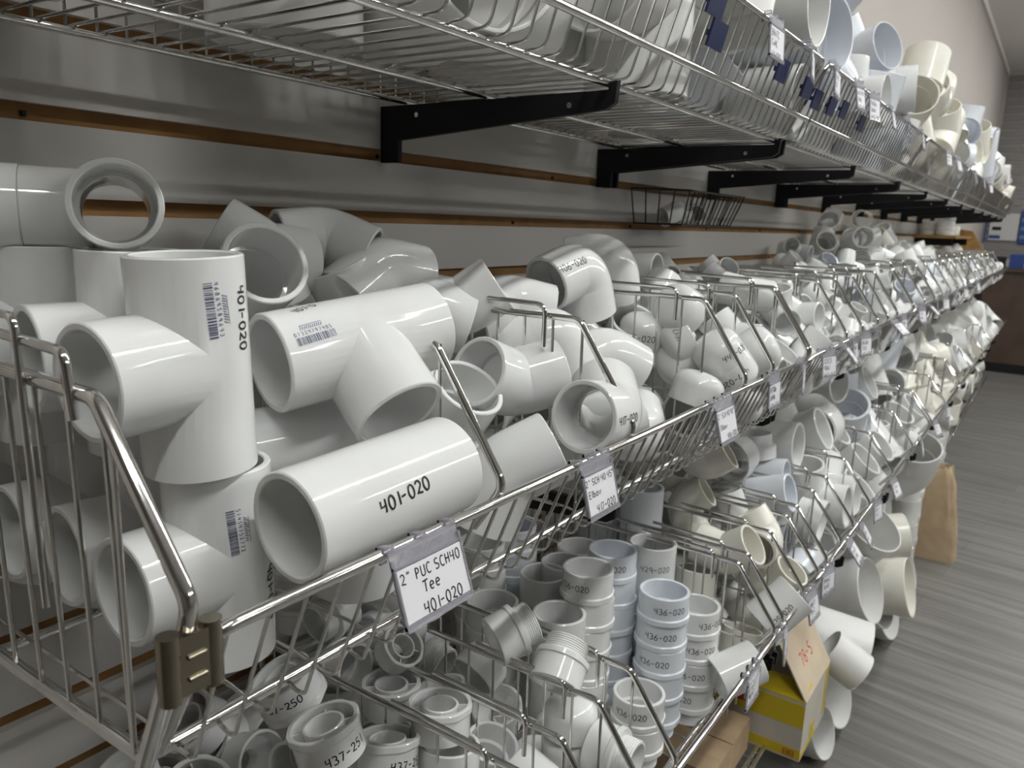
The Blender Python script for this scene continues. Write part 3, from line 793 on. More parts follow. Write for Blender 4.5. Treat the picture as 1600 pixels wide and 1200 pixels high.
 ('C3b', 'cap', 1, (1.0632, 0.3688, -0.1844), (-0.2355, 0.0528, -0.938, 0.2488), 'white dome cap with 447-020 upside down, lower one of two mouth to mouth'),
 ('fa1', 'elbow90', 1, (0.365, 0.512, -0.25), (-0.708, 0.245, 0.623, -0.223), 'white fitting hidden at the bottom of the tee basket'),
 ('fa2', 'elbow90', 1, (0.381, 0.6, -0.204), (0.382, 0.737, 0.524, -0.191), 'white fitting hidden at the bottom of the tee basket'),
 ('fb1', 'elbow45', 1, (0.51, 0.476, -0.138), (0.13, 0.083, 0.986, -0.06), 'white slight elbow hidden at the bottom of the second basket of the middle shelf'),
 ('fb2', 'elbow45', 1, (0.565, 0.56, -0.23), (-0.692, -0.296, -0.656, 0.051), 'white slight elbow hidden at the bottom of the second basket of the middle shelf'),
 ('fb4', 'elbow45', 1, (0.584, 0.631, -0.229), (0.047, -0.826, -0.11, 0.551), 'white slight elbow hidden at the bottom of the second basket of the middle shelf'),
 ('fc1', 'elbow90', 1, (0.953, 0.6, -0.229), (0.402, 0.379, 0.32, 0.77), 'white elbow deep in the third basket, second from left of those showing'),
 ('fc2', 'elbow90', 1, (0.807, 0.579, -0.228), (0.589, 0.223, 0.625, 0.46), 'white elbow deep in the third basket, first from left of those showing'),
 ('fc3', 'elbow90', 1, (0.742, 0.598, -0.179), (-0.751, -0.538, -0.242, -0.298), 'white elbow hidden at the bottom of the third basket of the middle shelf'),
 ('fc4', 'elbow90', 1, (0.868, 0.399, -0.264), (-0.385, 0.164, 0.818, -0.394), 'white elbow deep in the third basket, fourth from left of those showing'),
 ('fc6', 'elbow90', 1, (0.926, 0.528, -0.147), (-0.089, 0.093, -0.101, -0.987), 'white elbow deep in the third basket, third from left of those showing'),
 ('fc7', 'elbow90', 1, (0.828, 0.623, -0.139), (0.474, 0.463, -0.713, -0.229), 'white elbow hidden at the bottom of the third basket of the middle shelf'),
 ('fd1', 'cap', 1, (1.025, 0.573, -0.257), (-0.586, 0.339, -0.559, -0.479), 'white dome cap hidden at the bottom of the cap basket of the middle shelf'),
 ('fd2', 'cap', 1, (1.009, 0.397, -0.253), (-0.157, 0.764, 0.074, 0.622), 'white dome cap deep in the cap basket, fifth from left of those showing'),
 ('fd3', 'cap', 1, (1.072, 0.439, -0.199), (0.519, -0.292, -0.488, 0.638), 'white dome cap deep in the cap basket, fourth from left of those showing'),
 ('fd4', 'cap', 1, (1.059, 0.559, -0.192), (0.334, -0.613, -0.06, 0.713), 'white dome cap deep in the cap basket, first from left of those showing'),
 ('fd5', 'cap', 1, (1.075, 0.439, -0.121), (0.334, 0.499, -0.319, -0.733), 'white dome cap deep in the cap basket, sixth from left of those showing'),
 ('fd6', 'cap', 1, (1.038, 0.63, -0.148), (-0.574, 0.219, -0.688, 0.386), 'white dome cap hidden at the bottom of the cap basket of the middle shelf'),
 ('fd7', 'cap', 1, (1.027, 0.489, -0.272), (0.811, 0.012, 0.305, -0.499), 'white dome cap deep in the cap basket, third from left of those showing'),
 ('fd8', 'cap', 1, (1.048, 0.627, -0.109), (-0.612, -0.159, -0.151, 0.76), 'white dome cap hidden at the bottom of the cap basket of the middle shelf'),
 ('fd9', 'cap', 1, (1.03, 0.497, -0.135), (0.309, -0.396, 0.855, 0.13), 'white dome cap deep in the cap basket, second from left of those showing'),
 ('fd11', 'cap', 1, (1.041, 0.641, -0.189), (-0.12, 0.917, 0.256, -0.281), 'white dome cap hidden at the bottom of the cap basket of the middle shelf'),
]
HO = {}
for nm, kind, s, loc_, q, lab in HERO:
    HO[nm] = put(kind, loc_, q, lab, "fittings out of sight in the baskets" if lab and "hidden" in lab else None, s, "pvc_sewer" if nm[0]=="B" and nm not in ("BC","BI") else "pvc_cream" if nm in ("BC","BI") else "pvc")
# ---------------------------------------------------------------- stacks of male adapters on the lower shelf
LOWF = -0.727
COLS = [  # x, y, count, kind, where it stands
    (0.967, 0.391, 5, 'the tall middle stack'), (1.030, 0.365, 4, 'the stack nearest the front rail'),
    (0.885, 0.469, 6, 'the tall left stack'), (0.962, 0.472, 6, 'the stack behind the middle one'),
    (0.893, 0.385, 2, 'the short front stack'), (1.022, 0.560, 5, 'the back right stack'),
    (1.036, 0.443, 4, 'the stack under the tall coupling'), (0.955, 0.550, 5, 'the second row at the back'), (0.860, 0.635, 6, 'the dark wall stack'), (0.945, 0.635, 6, 'the far back stack'), (0.788, 0.560, 5, 'the shaded stack by the divider')]
for ci, (x, y, n, where) in enumerate(COLS):
    for k in range(n):
        o = put('adapter', (x + 0.0012 * math.sin(3 * k + ci), y + 0.0012 * math.cos(2 * k + ci), LOWF + 0.0265 + 0.0401 * k), Matrix.Rotation(0.9 * ci + 0.5 * k, 3, 'Z').to_quaternion(),
                None, 'adapters standing in stacks', 1.0, 'pvc' if ci % 3 else 'pvc_cool')
        pos = 'topmost' if k == n - 1 else ('second' if k == n - 2 else ORD[n - 1 - k]) + ' from the top'
        o['label'] = 'white adapter, %s in %s' % (pos, where)
        HO['col%d_%d' % (ci, k)] = o
for ci, (x, y, where) in enumerate([(0.820, 0.475, 'left'), (0.908, 0.555, 'centre')]):
    for k in range(3):
        o = put('coupling', (x, y, LOWF + 0.039 + 0.0745 * k), (1, 0, 0, 0), 'plain white coupling, %s in the %s coupling stack on the lower shelf' % (['lowest', 'middle one', 'topmost'][k], where), 'couplings stacked on the lower shelf', 1.0)
        HO['cst%d_%d' % (ci, k)] = o
HO['tall'] = put('coupling', (1.036, 0.443, LOWF + 0.0265 + 0.0401 * 3 + 0.040 + 0.0375), (1, 0, 0, 0), 'tall white coupling with faint marker code standing on a stack of adapters', None, 1.0)
for k, (x, y, n) in enumerate([(1.155, 0.52, 4), (1.155, 0.60, 4)]):
    for j in range(n):
        HO['cool%d_%d' % (k, j)] = put('coupling', (x, y, LOWF + 0.039 + 0.0745 * j), (1, 0, 0, 0), 'bluish white coupling, %s in the %s bluish stack' % (['lowest', 'second from the bottom', 'third from the bottom', 'topmost'][j], ['front', 'rear'][k]), 'bluish couplings stacked on the lower shelf', 1.0, 'pvc_cool')

# ---------------------------------------------------------------- price tags
def tag_lines(lines, w, h, rr=None):
    b = MB()
    for text, u, v, size in lines:
        st, tw = text_strokes(text, size)
        ribbon(b, [[(p + u, q + v) for p, q in s] for s in st], lambda p, q: (p, -0.0022, q), size * 0.14)
    return b
def scribble(seed, w, h):
    rr = random.Random(seed)
    t = lambda n: ''.join(rr.choice('0123456789SCHTebow-') for _ in range(n))
    return [(t(5), -w * .40, h * .16, h * .17), (t(4), -w * .38, -h * .08, h * .16), ('4%02d-0%d' % (rr.randrange(10, 60), rr.choice((10, 12, 15, 20))), -w * .38, -h * .38, h * .17)]
def price_tag(x, y, z, w, h, lines, label, lean=0.32, yaw=0.0, clips=True, roll=0.0):
    """hangs from a rail at (y, z); lean swings its foot out towards the aisle"""
    t = thing('price_tag', label, 'price tag', (x, y, z), 'tags hanging from the shelf rails')
    t.rotation_euler = (-lean, roll, yaw)
    b = MB(); b.box(-w / 2, w / 2, -0.0004, 0.0002, -h, 0.002)
    b.box(-w / 2, w / 2, -0.0030, -0.0002, -h - 0.0015, -h + 0.0025)
    b.box(-w / 2, w / 2, -0.0026, 0.0, -0.010, -0.0085)
    b.box(-w / 2, -w / 2 + 0.0016, -0.0026, 0.0, -h, -0.004); b.box(w / 2 - 0.0016, w / 2, -0.0026, 0.0, -h, -0.004)
    if clips:
        for u in (-w * .45, 0.0, w * .45):
            b.box(u - 0.0026, u + 0.0026, -0.0012, 0.0100, 0.0015, 0.0052)
            b.box(u - 0.0026, u + 0.0026, 0.0080, 0.0100, -0.006, 0.0052)
    b.build('clear_holder', 'plastic', t)
    c = MB(); c.box(-w / 2 + 0.0018, w / 2 - 0.0018, -0.0020, -0.0008, -h + 0.003, -0.011)
    cd = c.build('paper_card', 'card', t)
    if lines:
        b = tag_lines(lines, w, h)
        b.v = [(p[0], p[1], p[2] - h / 2 - 0.006) for p in b.v]
        b.build('handwriting', 'ink', cd)
    return t
TY, TZ = 0.3045, -0.1985
price_tag(0.350, TY, TZ, 0.064, 0.047, [('2" PUC SCH40', -.0285, .009, .0066), ('Tee', -.011, -.001, .0072), ('401-020', -.014, -.0140, .0074)], 'white tag in a clear holder with the handwritten code 401-020')
price_tag(0.572, TY, TZ, 0.053, 0.047, [('2" SCH 40 45`', -.0245, .010, .0056), ('Elbow', -.022, .0, .0060), ('417-020', -.012, -.0140, .0066)], 'white tag with the handwritten code 417-020', lean=.25)
price_tag(0.882, TY, TZ, 0.060, 0.049, [('2" SCH 40 90`', -.0265, .011, .0060), ('Elbow', -.024, -.002, .0062), ('406-020', -.006, -.0145, .0058)], 'white tag with the handwritten code 406-020', lean=.25)
mt = [(1.085, .052, .06), (1.235, .050, .06), (1.395, .048, .1), (1.50, .045, .7), (1.60, .05, .1), (1.70, .05, .1), (1.83, .05, .15), (2.02, .06, .8), (2.16, .05, .1), (2.30, .05, .7), (2.46, .05, .2), (2.60, .06, .8), (2.80, .05, .1), (3.0, .05, .2), (3.2, .05, .6), (3.4, .05, .2), (3.65, .05, .2), (3.9, .05, .7), (4.2, .05, .2)]
for i, (x, w, ln) in enumerate(mt):
    price_tag(x, TY, TZ, w, 0.045, scribble(i, w, .045), 'white tag on the middle shelf rail, %s past the 406-020 tag' % ORD[i], lean=ln, yaw=0.25 * math.sin(i * 2.3))
lt = [(0.95, .05, .0), (1.09, .05, .1), (1.235, .05, .3), (1.345, .05, .1), (1.50, .055, .9), (1.61, .055, .8), (1.78, .05, .2), (1.97, .05, .6), (2.2, .05, .1), (2.42, .05, .3), (2.7, .05, .6), (3.0, .05, .3)]
for i, (x, w, ln) in enumerate(lt):
    price_tag(x, 0.2525, -0.5665, w, 0.045, scribble(40 + i, w, .045), 'white tag on the lower shelf rail, %s from the near end' % ORD[i], lean=ln * .7, yaw=0.2 * math.sin(i * 1.7))
ut = [(1.02, .057, .1), (1.185, .055, .15), (1.335, .06, .1), (1.49, .04, .3), (1.62, .05, .2), (1.80, .045, .4), (2.02, .05, .2), (2.22, .05, .3), (2.75, .05, .3), (3.0, .05, .5), (3.3, .05, .3), (3.6, .05, .5), (4.0, .05, .4), (4.4, .05, .3)]
for i, (x, w, ln) in enumerate(ut):
    price_tag(x, 0.3285, 0.2515, w, 0.046, scribble(80 + i, w, .046), 'white tag on the top rail of the upper shelf, %s from the near end' % ORD[i], lean=ln * .6, yaw=0.2 * math.sin(i * 1.3))
# small navy holders clipped to the front wires of the upper shelf
for i, (x, z) in enumerate([(0.842, .232), (0.868, .205), (1.105, .208), (1.235, .205), (1.30, .198), (1.39, .200), (1.47, .205), (1.62, .2)]):
    t = thing('label_holder', 'dark blue label holder clipped to the upper shelf wires, %s from the near end' % ORD[i], 'label holder', (x, 0.357 - (z - .168) * 0.268 - 0.0042, z), 'dark blue label holders on the upper shelf')
    t.rotation_euler = (0.26, 0, 0)
    b = MB(); b.box(-0.021, 0.021, -0.0015, 0.0015, -0.014, 0.014); b.build('backing_plate', 'navy', t)
    b = MB(); b.box(-0.012, -0.006, 0.0015, 0.008, -0.003, 0.003); b.box(0.006, 0.012, 0.0015, 0.008, -0.003, 0.003); b.build('wire_clips', 'navy', t)

# ---------------------------------------------------------------- yellow box with its flap up, on the bottom shelf
BX0, BX1, BY0, BY1, BZ0, BZ1 = 1.54, 1.745, 0.298, 0.50, -1.0865, -0.95
M['box_white'] = mat('box_board_white', (0.60, 0.56, 0.49), 0.6, noise=((0.53, 0.49, 0.42), 9.0, .35, .6))
M['box_yellow'] = mat('box_print_yellow', (0.62, 0.47, 0.015), 0.5)
M['box_red'] = mat('box_print_red', (0.42, 0.022, 0.022), 0.5)
M['flap'] = mat('flap_board', (0.62, 0.51, 0.38), 0.75, noise=((0.56, 0.455, 0.33), 14.0, .35, .6))
t = thing('cardboard_box', 'yellow and white printed box with its tan flap standing up, on the bottom shelf', 'box', (BX0, BY0, BZ0))
def loc(b): b.v = [(p[0] - BX0, p[1] - BY0, p[2] - BZ0) for p in b.v]; return b
b = MB(); th = 0.003
b.box(BX0, BX1, BY0, BY1, BZ0, BZ0 + th)
b.box(BX0, BX0 + th, BY0, BY1, BZ0 + th, BZ1); b.box(BX1 - th, BX1, BY0, BY1, BZ0 + th, BZ1)
b.box(BX0 + th, BX1 - th, BY0, BY0 + th, BZ0 + th, BZ1); b.box(BX0 + th, BX1 - th, BY1 - th, BY1, BZ0 + th, BZ1)
loc(b).build('box_body', 'box_white', t)
def panel(name, x0, x1, y0, y1, z0, z1, m): 
    b = MB(); b.box(x0, x1, y0, y1, z0, z1); return loc(b).build(name, m, t)
panel('upper_yellow_band', BX0 - .0004, BX0 + .001, BY0 + .0005, BY1, -1.010, -0.957, 'box_yellow')
panel('lower_yellow_band', BX0 - .0004, BX0 + .001, BY0 + .0005, BY1, -1.082, -1.060, 'box_yellow')
panel('side_yellow_edge', BX1 - .03, BX1 - .006, BY0 - .0004, BY0 + .001, -1.07, -0.955, 'box_yellow')
panel('side_lower_edge', BX0 + .002, BX1 - .08, BY0 - .0004, BY0 + .001, -1.083, -1.070, 'box_yellow')
panel('yellow_tape', BX0 + .07, BX0 + .10, BY0 - .0006, BY0 + .001, -1.07, -1.035, 'box_yellow')
r_ = panel('red_logo_patch', BX0 - .0008, BX0 + .001, BY0 + .108, BY0 + .16, -0.993, -0.962, 'box_red')
b = MB(); st, w = text_strokes('R', .024); ribbon(b, st, lambda u, v: (-.0011, .126 - u, .0985 + v), .004); b.build('logo_letter', 'card', r_)
b = MB(); st, w = text_strokes('Ra', .012); ribbon(b, st, lambda u, v: (-.0011, .148 - u, .1085 + v), .002); b.build('logo_small_letters', 'card', r_)
b = MB()
for o_ in (0, .012):
    ribbon(b, [[(0, 0), (.009, 0), (.009, .012), (0, .012), (0, 0)], [(0, .006), (.009, .006)]], lambda u, v, o_=o_: (-.0008, .034 - o_ - u, .008 + v), .0018)
b.build('red_symbols', 'box_red', t)
# top panel tilted down into the box, then the standing flap with red figures
b = MB(); b.box(0, .003, 0, .165, -.002, .001)
vs = [(0.0, .004, .1362), (0.0, .20, .1362), (.055, .20, .150), (.055, .004, .150)]
b = MB(); b.add(vs + [(p[0], p[1], p[2] + .0025) for p in vs], [(0, 1, 2, 3), (7, 6, 5, 4), (0, 4, 5, 1), (1, 5, 6, 2), (2, 6, 7, 3), (3, 7, 4, 0)])
b.build('near_flap', 'box_yellow', t)
fm = Matrix.Translation((0, .0005, .1368)) @ Matrix.Rotation(math.radians(-31), 4, 'X')
b = MB(); b.box(.001, BX1 - BX0 - .001, -.0015, .0015, 0, .128, fm)
fl = b.build('standing_flap', 'flap', t)
b = MB(); st, w = text_strokes('78-5', .026); ribbon(b, st, lambda u, v: tuple(fm @ Vector((.06 + u, -.0019, .052 + v))), .0028); b.build('red_figures', 'redink', fl)
# plain brown box beside it
t = thing('cardboard_box', 'plain brown cardboard box low beside the yellow box', 'box', (1.30, .40, -1.0865))
b = MB(); b.box(0, .22, 0, .24, 0, .07); b.build('box_body', 'card_brown', t)
b = MB(); b.box(0.0, .108, 0, .24, .0702, .0725); b.box(.112, .22, 0, .24, .0702, .0725); b.build('top_flaps', 'card_brown', t)

# ---------------------------------------------------------------- paper bag on the floor in the aisle
M['bag'] = mat('kraft_paper', (0.42, 0.315, 0.20), 0.8, noise=((0.36, 0.26, 0.16), 16.0, .35, .6), bump=(28.0, 0.6))
rr = random.Random(4)
b = MB(); n, m_ = 28, 9
vs, fs = [], []
for k in range(m_ + 1):
    h = k / m_
    for j in range(n):
        a = 2 * PI * j / n
        sx, sy = math.cos(a), math.sin(a)
        e = 0.42
        x = .075 * math.copysign(abs(sx) ** e, sx); y = .095 * math.copysign(abs(sy) ** e, sy)
        q = 1.0 - 0.30 * h ** 2.2
        x *= 1.0 - 0.5 * h ** 1.8; y *= q
        j1 = (rr.random() - .5) * .016 * (0.2 + h) if k else 0
        vs.append((3.53 + x + j1 + .03 * h, 0.275 + y + (rr.random() - .5) * .012 * h + .035 * h, FLOOR + .375 * h + (rr.random() - .5) * .016 * h))
for k in range(m_):
    for j in range(n):
        fs.append((k * n + j, k * n + (j + 1) % n, (k + 1) * n + (j + 1) % n, (k + 1) * n + j))
fs += [tuple(reversed(range(n)))]
b.add(vs, fs)
o = b.build('paper_bag', 'bag', None, 35)
md = o.modifiers.new('thick', 'SOLIDIFY'); md.thickness = .0015
tag(o, 'crumpled brown paper bag standing on the floor by the shelves', 'paper bag')

# ---------------------------------------------------------------- small dark wire basket on the wall with white parts in it
M['darkwire'] = mat('dark_wire', (0.035, 0.030, 0.028), 0.4, metal=0.6)
t = thing('hanging_wire_basket', 'small dark wire basket hooked on the slatwall', 'wire basket', (1.40, .0, .0))
b = MB(); L = .30; ya, yb = .700, .600
za, zb = .070, .004
b.tube(fillet([(0, ya, za), (0, yb - .02, za - .004), (L, yb - .02, za - .004), (L, ya, za), (0, ya, za)], .01, 3), .0022, 6)
b.tube([(.02, ya, zb), (.02, yb, zb), (L - .02, yb, zb), (L - .02, ya, zb), (.02, ya, zb)], .0018, 6)
b.build('basket_frame', 'darkwire', t)
b = MB()
for i in range(14):
    u = i / 13
    b.tube([(L * u, yb - .02, za - .004), (.02 + (L - .04) * u, yb, zb), (.02 + (L - .04) * u, ya, zb)], .0015, 5)
for i in range(5):
    y = ya + (yb - ya) * i / 4
    for x0, x1 in ((0, .02), (L, L - .02)):
        b.tube([(x0, y - .02 * i / 4, za - .002), (x1, y, zb)], .0015, 5)
b.build('basket_wires', 'darkwire', t)
for i, (k, x, y, z, q, s) in enumerate([('elbow45', 1.475, .640, .026, (.7, .5, .3, .4), .55), ('coupling', 1.545, .655, .025, (.7, .1, .7, .1), .55), ('elbow90', 1.590, .640, .034, (.6, .2, .6, .5), .5)]):
    HO['wb%d' % i] = put(k, (x, y, z), Quaternion(q).normalized(), 'small white fitting in the dark wall basket, %s from the left' % ORD[i], 'fittings in the dark wall basket', s)

# ---------------------------------------------------------------- end of the aisle
struct_far = MB(); z = -0.2
while z < CEIL - .1:
    struct_far.box(FAR - .012, FAR - .0005, Y0 + .02, WALL - .02, z, z + .063); z += .0752
struct('wall_slatwall_far', struct_far, 'slat_dark')
M['counter'] = mat('brown_counter', (0.075, 0.048, 0.033), 0.45, noise=((0.055, 0.034, 0.022), 6.0, .35, .6))
t = thing('counter', 'dark brown counter across the far end of the aisle', 'counter', (9.0, -.9, FLOOR))
b = MB(); b.box(.03, .45, 0, 1.50, .0, .985); b.build('counter_body', 'counter', t)
b = MB(); b.box(0, .48, -.02, 1.52, .9855, 1.02); b.build('counter_top', 'counter', t)
b = MB(); b.box(.015, .029, .01, 1.49, 0.0, .09); b.build('kick_board', 'black', t)
M['poster'] = mat('poster_white', (0.50, 0.49, 0.48), 0.6)
M['blue'] = mat('poster_blue', (0.012, 0.045, 0.20), 0.5)
M['bluepale'] = mat('poster_pale_blue', (0.10, 0.19, 0.30), 0.5)
def wall_board(name, label, cat, y0, y1, z0, z1, m, x=FAR - .022):
    b = MB(); b.box(x - .008, x, y0, y1, z0, z1)
    return tag(b.build(name, m), label, cat)
p = wall_board('display_board', 'pale grey display board on the far end wall', 'display board', .415, .665, -.02, .25, 'poster')
b = MB(); b.box(FAR - .0312, FAR - .0302, .56, .64, .08, .115); b.build('dark_label', 'black', p)
b = MB(); b.box(FAR - .0312, FAR - .0302, .56, .66, -.005, .03); b.build('blue_label', 'blue', p)
wall_board('banner', 'dark blue upright banner on the far end wall', 'banner', .69, .705, -.05, .26, 'blue', FAR - .03)
p = wall_board('poster', 'blue poster at the right of the far end wall', 'poster', .17, .40, -.05, .28, 'blue')
b = MB()
for k in range(3): b.box(FAR - .0312, FAR - .0302, .19, .39, .0 + k * .085, .035 + k * .085)
b.build('pale_stripes', 'bluepale', p)
for i, (y, w, h, m, lab) in enumerate([(.50, .09, .10, 'black', 'dark box left on the far counter'), (.36, .12, .13, 'blue', 'dark blue box on the far counter'), (.20, .09, .16, 'counter', 'brown box at the right of the far counter')]):
    b = MB(); b.box(9.12, 9.27, y - w / 2, y + w / 2, FLOOR + 1.0205, FLOOR + 1.02 + h); b.box(9.118, 9.272, y - w / 2 - .002, y + w / 2 + .002, FLOOR + 1.02 + h * .8, FLOOR + 1.021 + h)
    tag(b.build('counter_box', m), lab, 'box')

# board shelf with stacked white rings, near the far end of the middle shelf
M['wood'] = mat('wood_board', (0.40, 0.23, 0.07), 0.55, noise=((0.33, 0.18, 0.05), 18.0, .35, .6))
t = thing('board_shelf', 'short wooden board shelf on the slatwall near the far end', 'shelf', (5.0, .50, -.012))
b = MB(); b.box(0, .95, 0, .21, 0, .016); b.build('board', 'wood', t)
b = MB()
for x in (.05, .85): b.box(x, x + .012, .02, .21, -.0405, -.0005)
b.build('support_arms', 'black', t)
for i, (x, y, n) in enumerate([(5.08, .565, 4), (5.09, .66, 3), (5.24, .60, 4)]):
    for k in range(n):
        b = MB(); zz = .0045 + k * .0262
        b.lathe([(.020, 0), (.042, 0), (.046, .004), (.046, .022), (.042, .026), (.020, .026)], 28)
        o = b.build('tape_roll', 'pvc', None, 35); o.location = (x + .002 * (k % 2), y, zz)
        tag(o, 'white ring, %s in the %s pile on the wooden board shelf' % (['lowest', 'second', 'third', 'fourth'][k], ['front', 'wall side', 'rear'][i]), 'tape roll', 'rings piled on the board shelf')
b = MB(); b.lathe([(.015, 0), (.034, 0), (.036, .002), (.036, .05), (.034, .052), (.015, .052)], 28)
o = b.build('tape_roll', 'pvc_cream', None, 35); o.location = (5.06, .525, .0045); o.rotation_euler = (0, 0, 0)
o.location = (5.16, .535, .0045)
tag(o, 'cream coloured roll at the aisle edge of the wooden board shelf', 'tape roll')
t = thing('wooden_end_board', 'tan wooden end panel past the board shelf', 'panel', (6.75, .55, -.30))
b = MB(); b.add([(x, y, z) for x in (0, .015) for y, z in ((-.10, 0), (-.08, .18), (.02, .345), (.15, .36), (.15, 0))], [(0, 1, 2, 3, 4), (9, 8, 7, 6, 5)] + [(i, (i + 1) % 5, 5 + (i + 1) % 5, 5 + i) for i in range(5)])
b.build('panel_board', 'wood', t)
# ---------------------------------------------------------------- writing on the fittings
RXN = Matrix.Rotation(PI, 4, 'X')
write_on(HO['T9'], '401-020', .0086, RO, 2.771, .004, -85, .0014)
barcode_on(HO['T1'], RO, 1.40, .037, -87, length=.034)
barcode_on(HO['T5'], RO, 1.313, .030, -85, length=.031, seed=5)
write_on(HO['T1'], '401-020', .0080, RO, 2.003, .0296, -92, .0014)
write_on(HO['T5'], '401-020', .0080, RO, 2.116, -.0232, -89, .0014)
barcode_on(HO['T8'], RO, 1.336, .0454, -86, length=.030, seed=8)
write_on(HO['T8'], '401-0', .0060, RO, 2.10, .040, -75, .0008)
write_on(HO['E7'], '417-020', .0080, RO, -2.370, .028, -85, .0011, mtx=RXN)
write_on(HO['G1'], '406-020', .0085, RO, 2.159, .043, -94, .0011, mtx=RXN)
write_on(HO['C1'], '447-020', .0090, RO, -2.79, .0165, 4, .0011)
write_on(HO['C2'], '447-020', .0080, RO, -.636, .0165, -10, .0010)
write_on(HO['Lb'], '437-251', .0095, .0365, 1.405, .0150, 3, .0014)
write_on(HO['Lc'], '437-251', .0095, .0365, -1.615, .0150, -4, .0014)
write_on(HO['La'], '437-250', .0090, .0365, -.30, .0150, 176, .0014)
FACE = -2.70
for ci, d0 in ((0, .25), (1, .75), (2, -.5), (3, .0), (4, -.3), (6, .3), (5, .2)):
    n = COLS[ci][2]
    for k in range(max(0, n - 4), n):
        rot = 0.9 * ci + 0.5 * k
        write_on(HO['col%d_%d' % (ci, k)], '436-020', .0085, RO, FACE + d0 - .45 * (n - 1 - k) * (1 if ci % 2 else .6) - rot, .0225, 0, .0010)
write_on(HO['tall'], '429-020', .0085, RO, FACE + .15, .006, 0, .0009)
write_on(HO['C3b'], '447-020', .0085, RO, -.371, .0150, 3, .0012)
write_on(HO['C3'], '447-020', .0085, RO, 1.063, .0150, -12, .0011)
write_on(HO['Wq'], '435-020', .0080, RO, .115, -.004, 94, .0011)
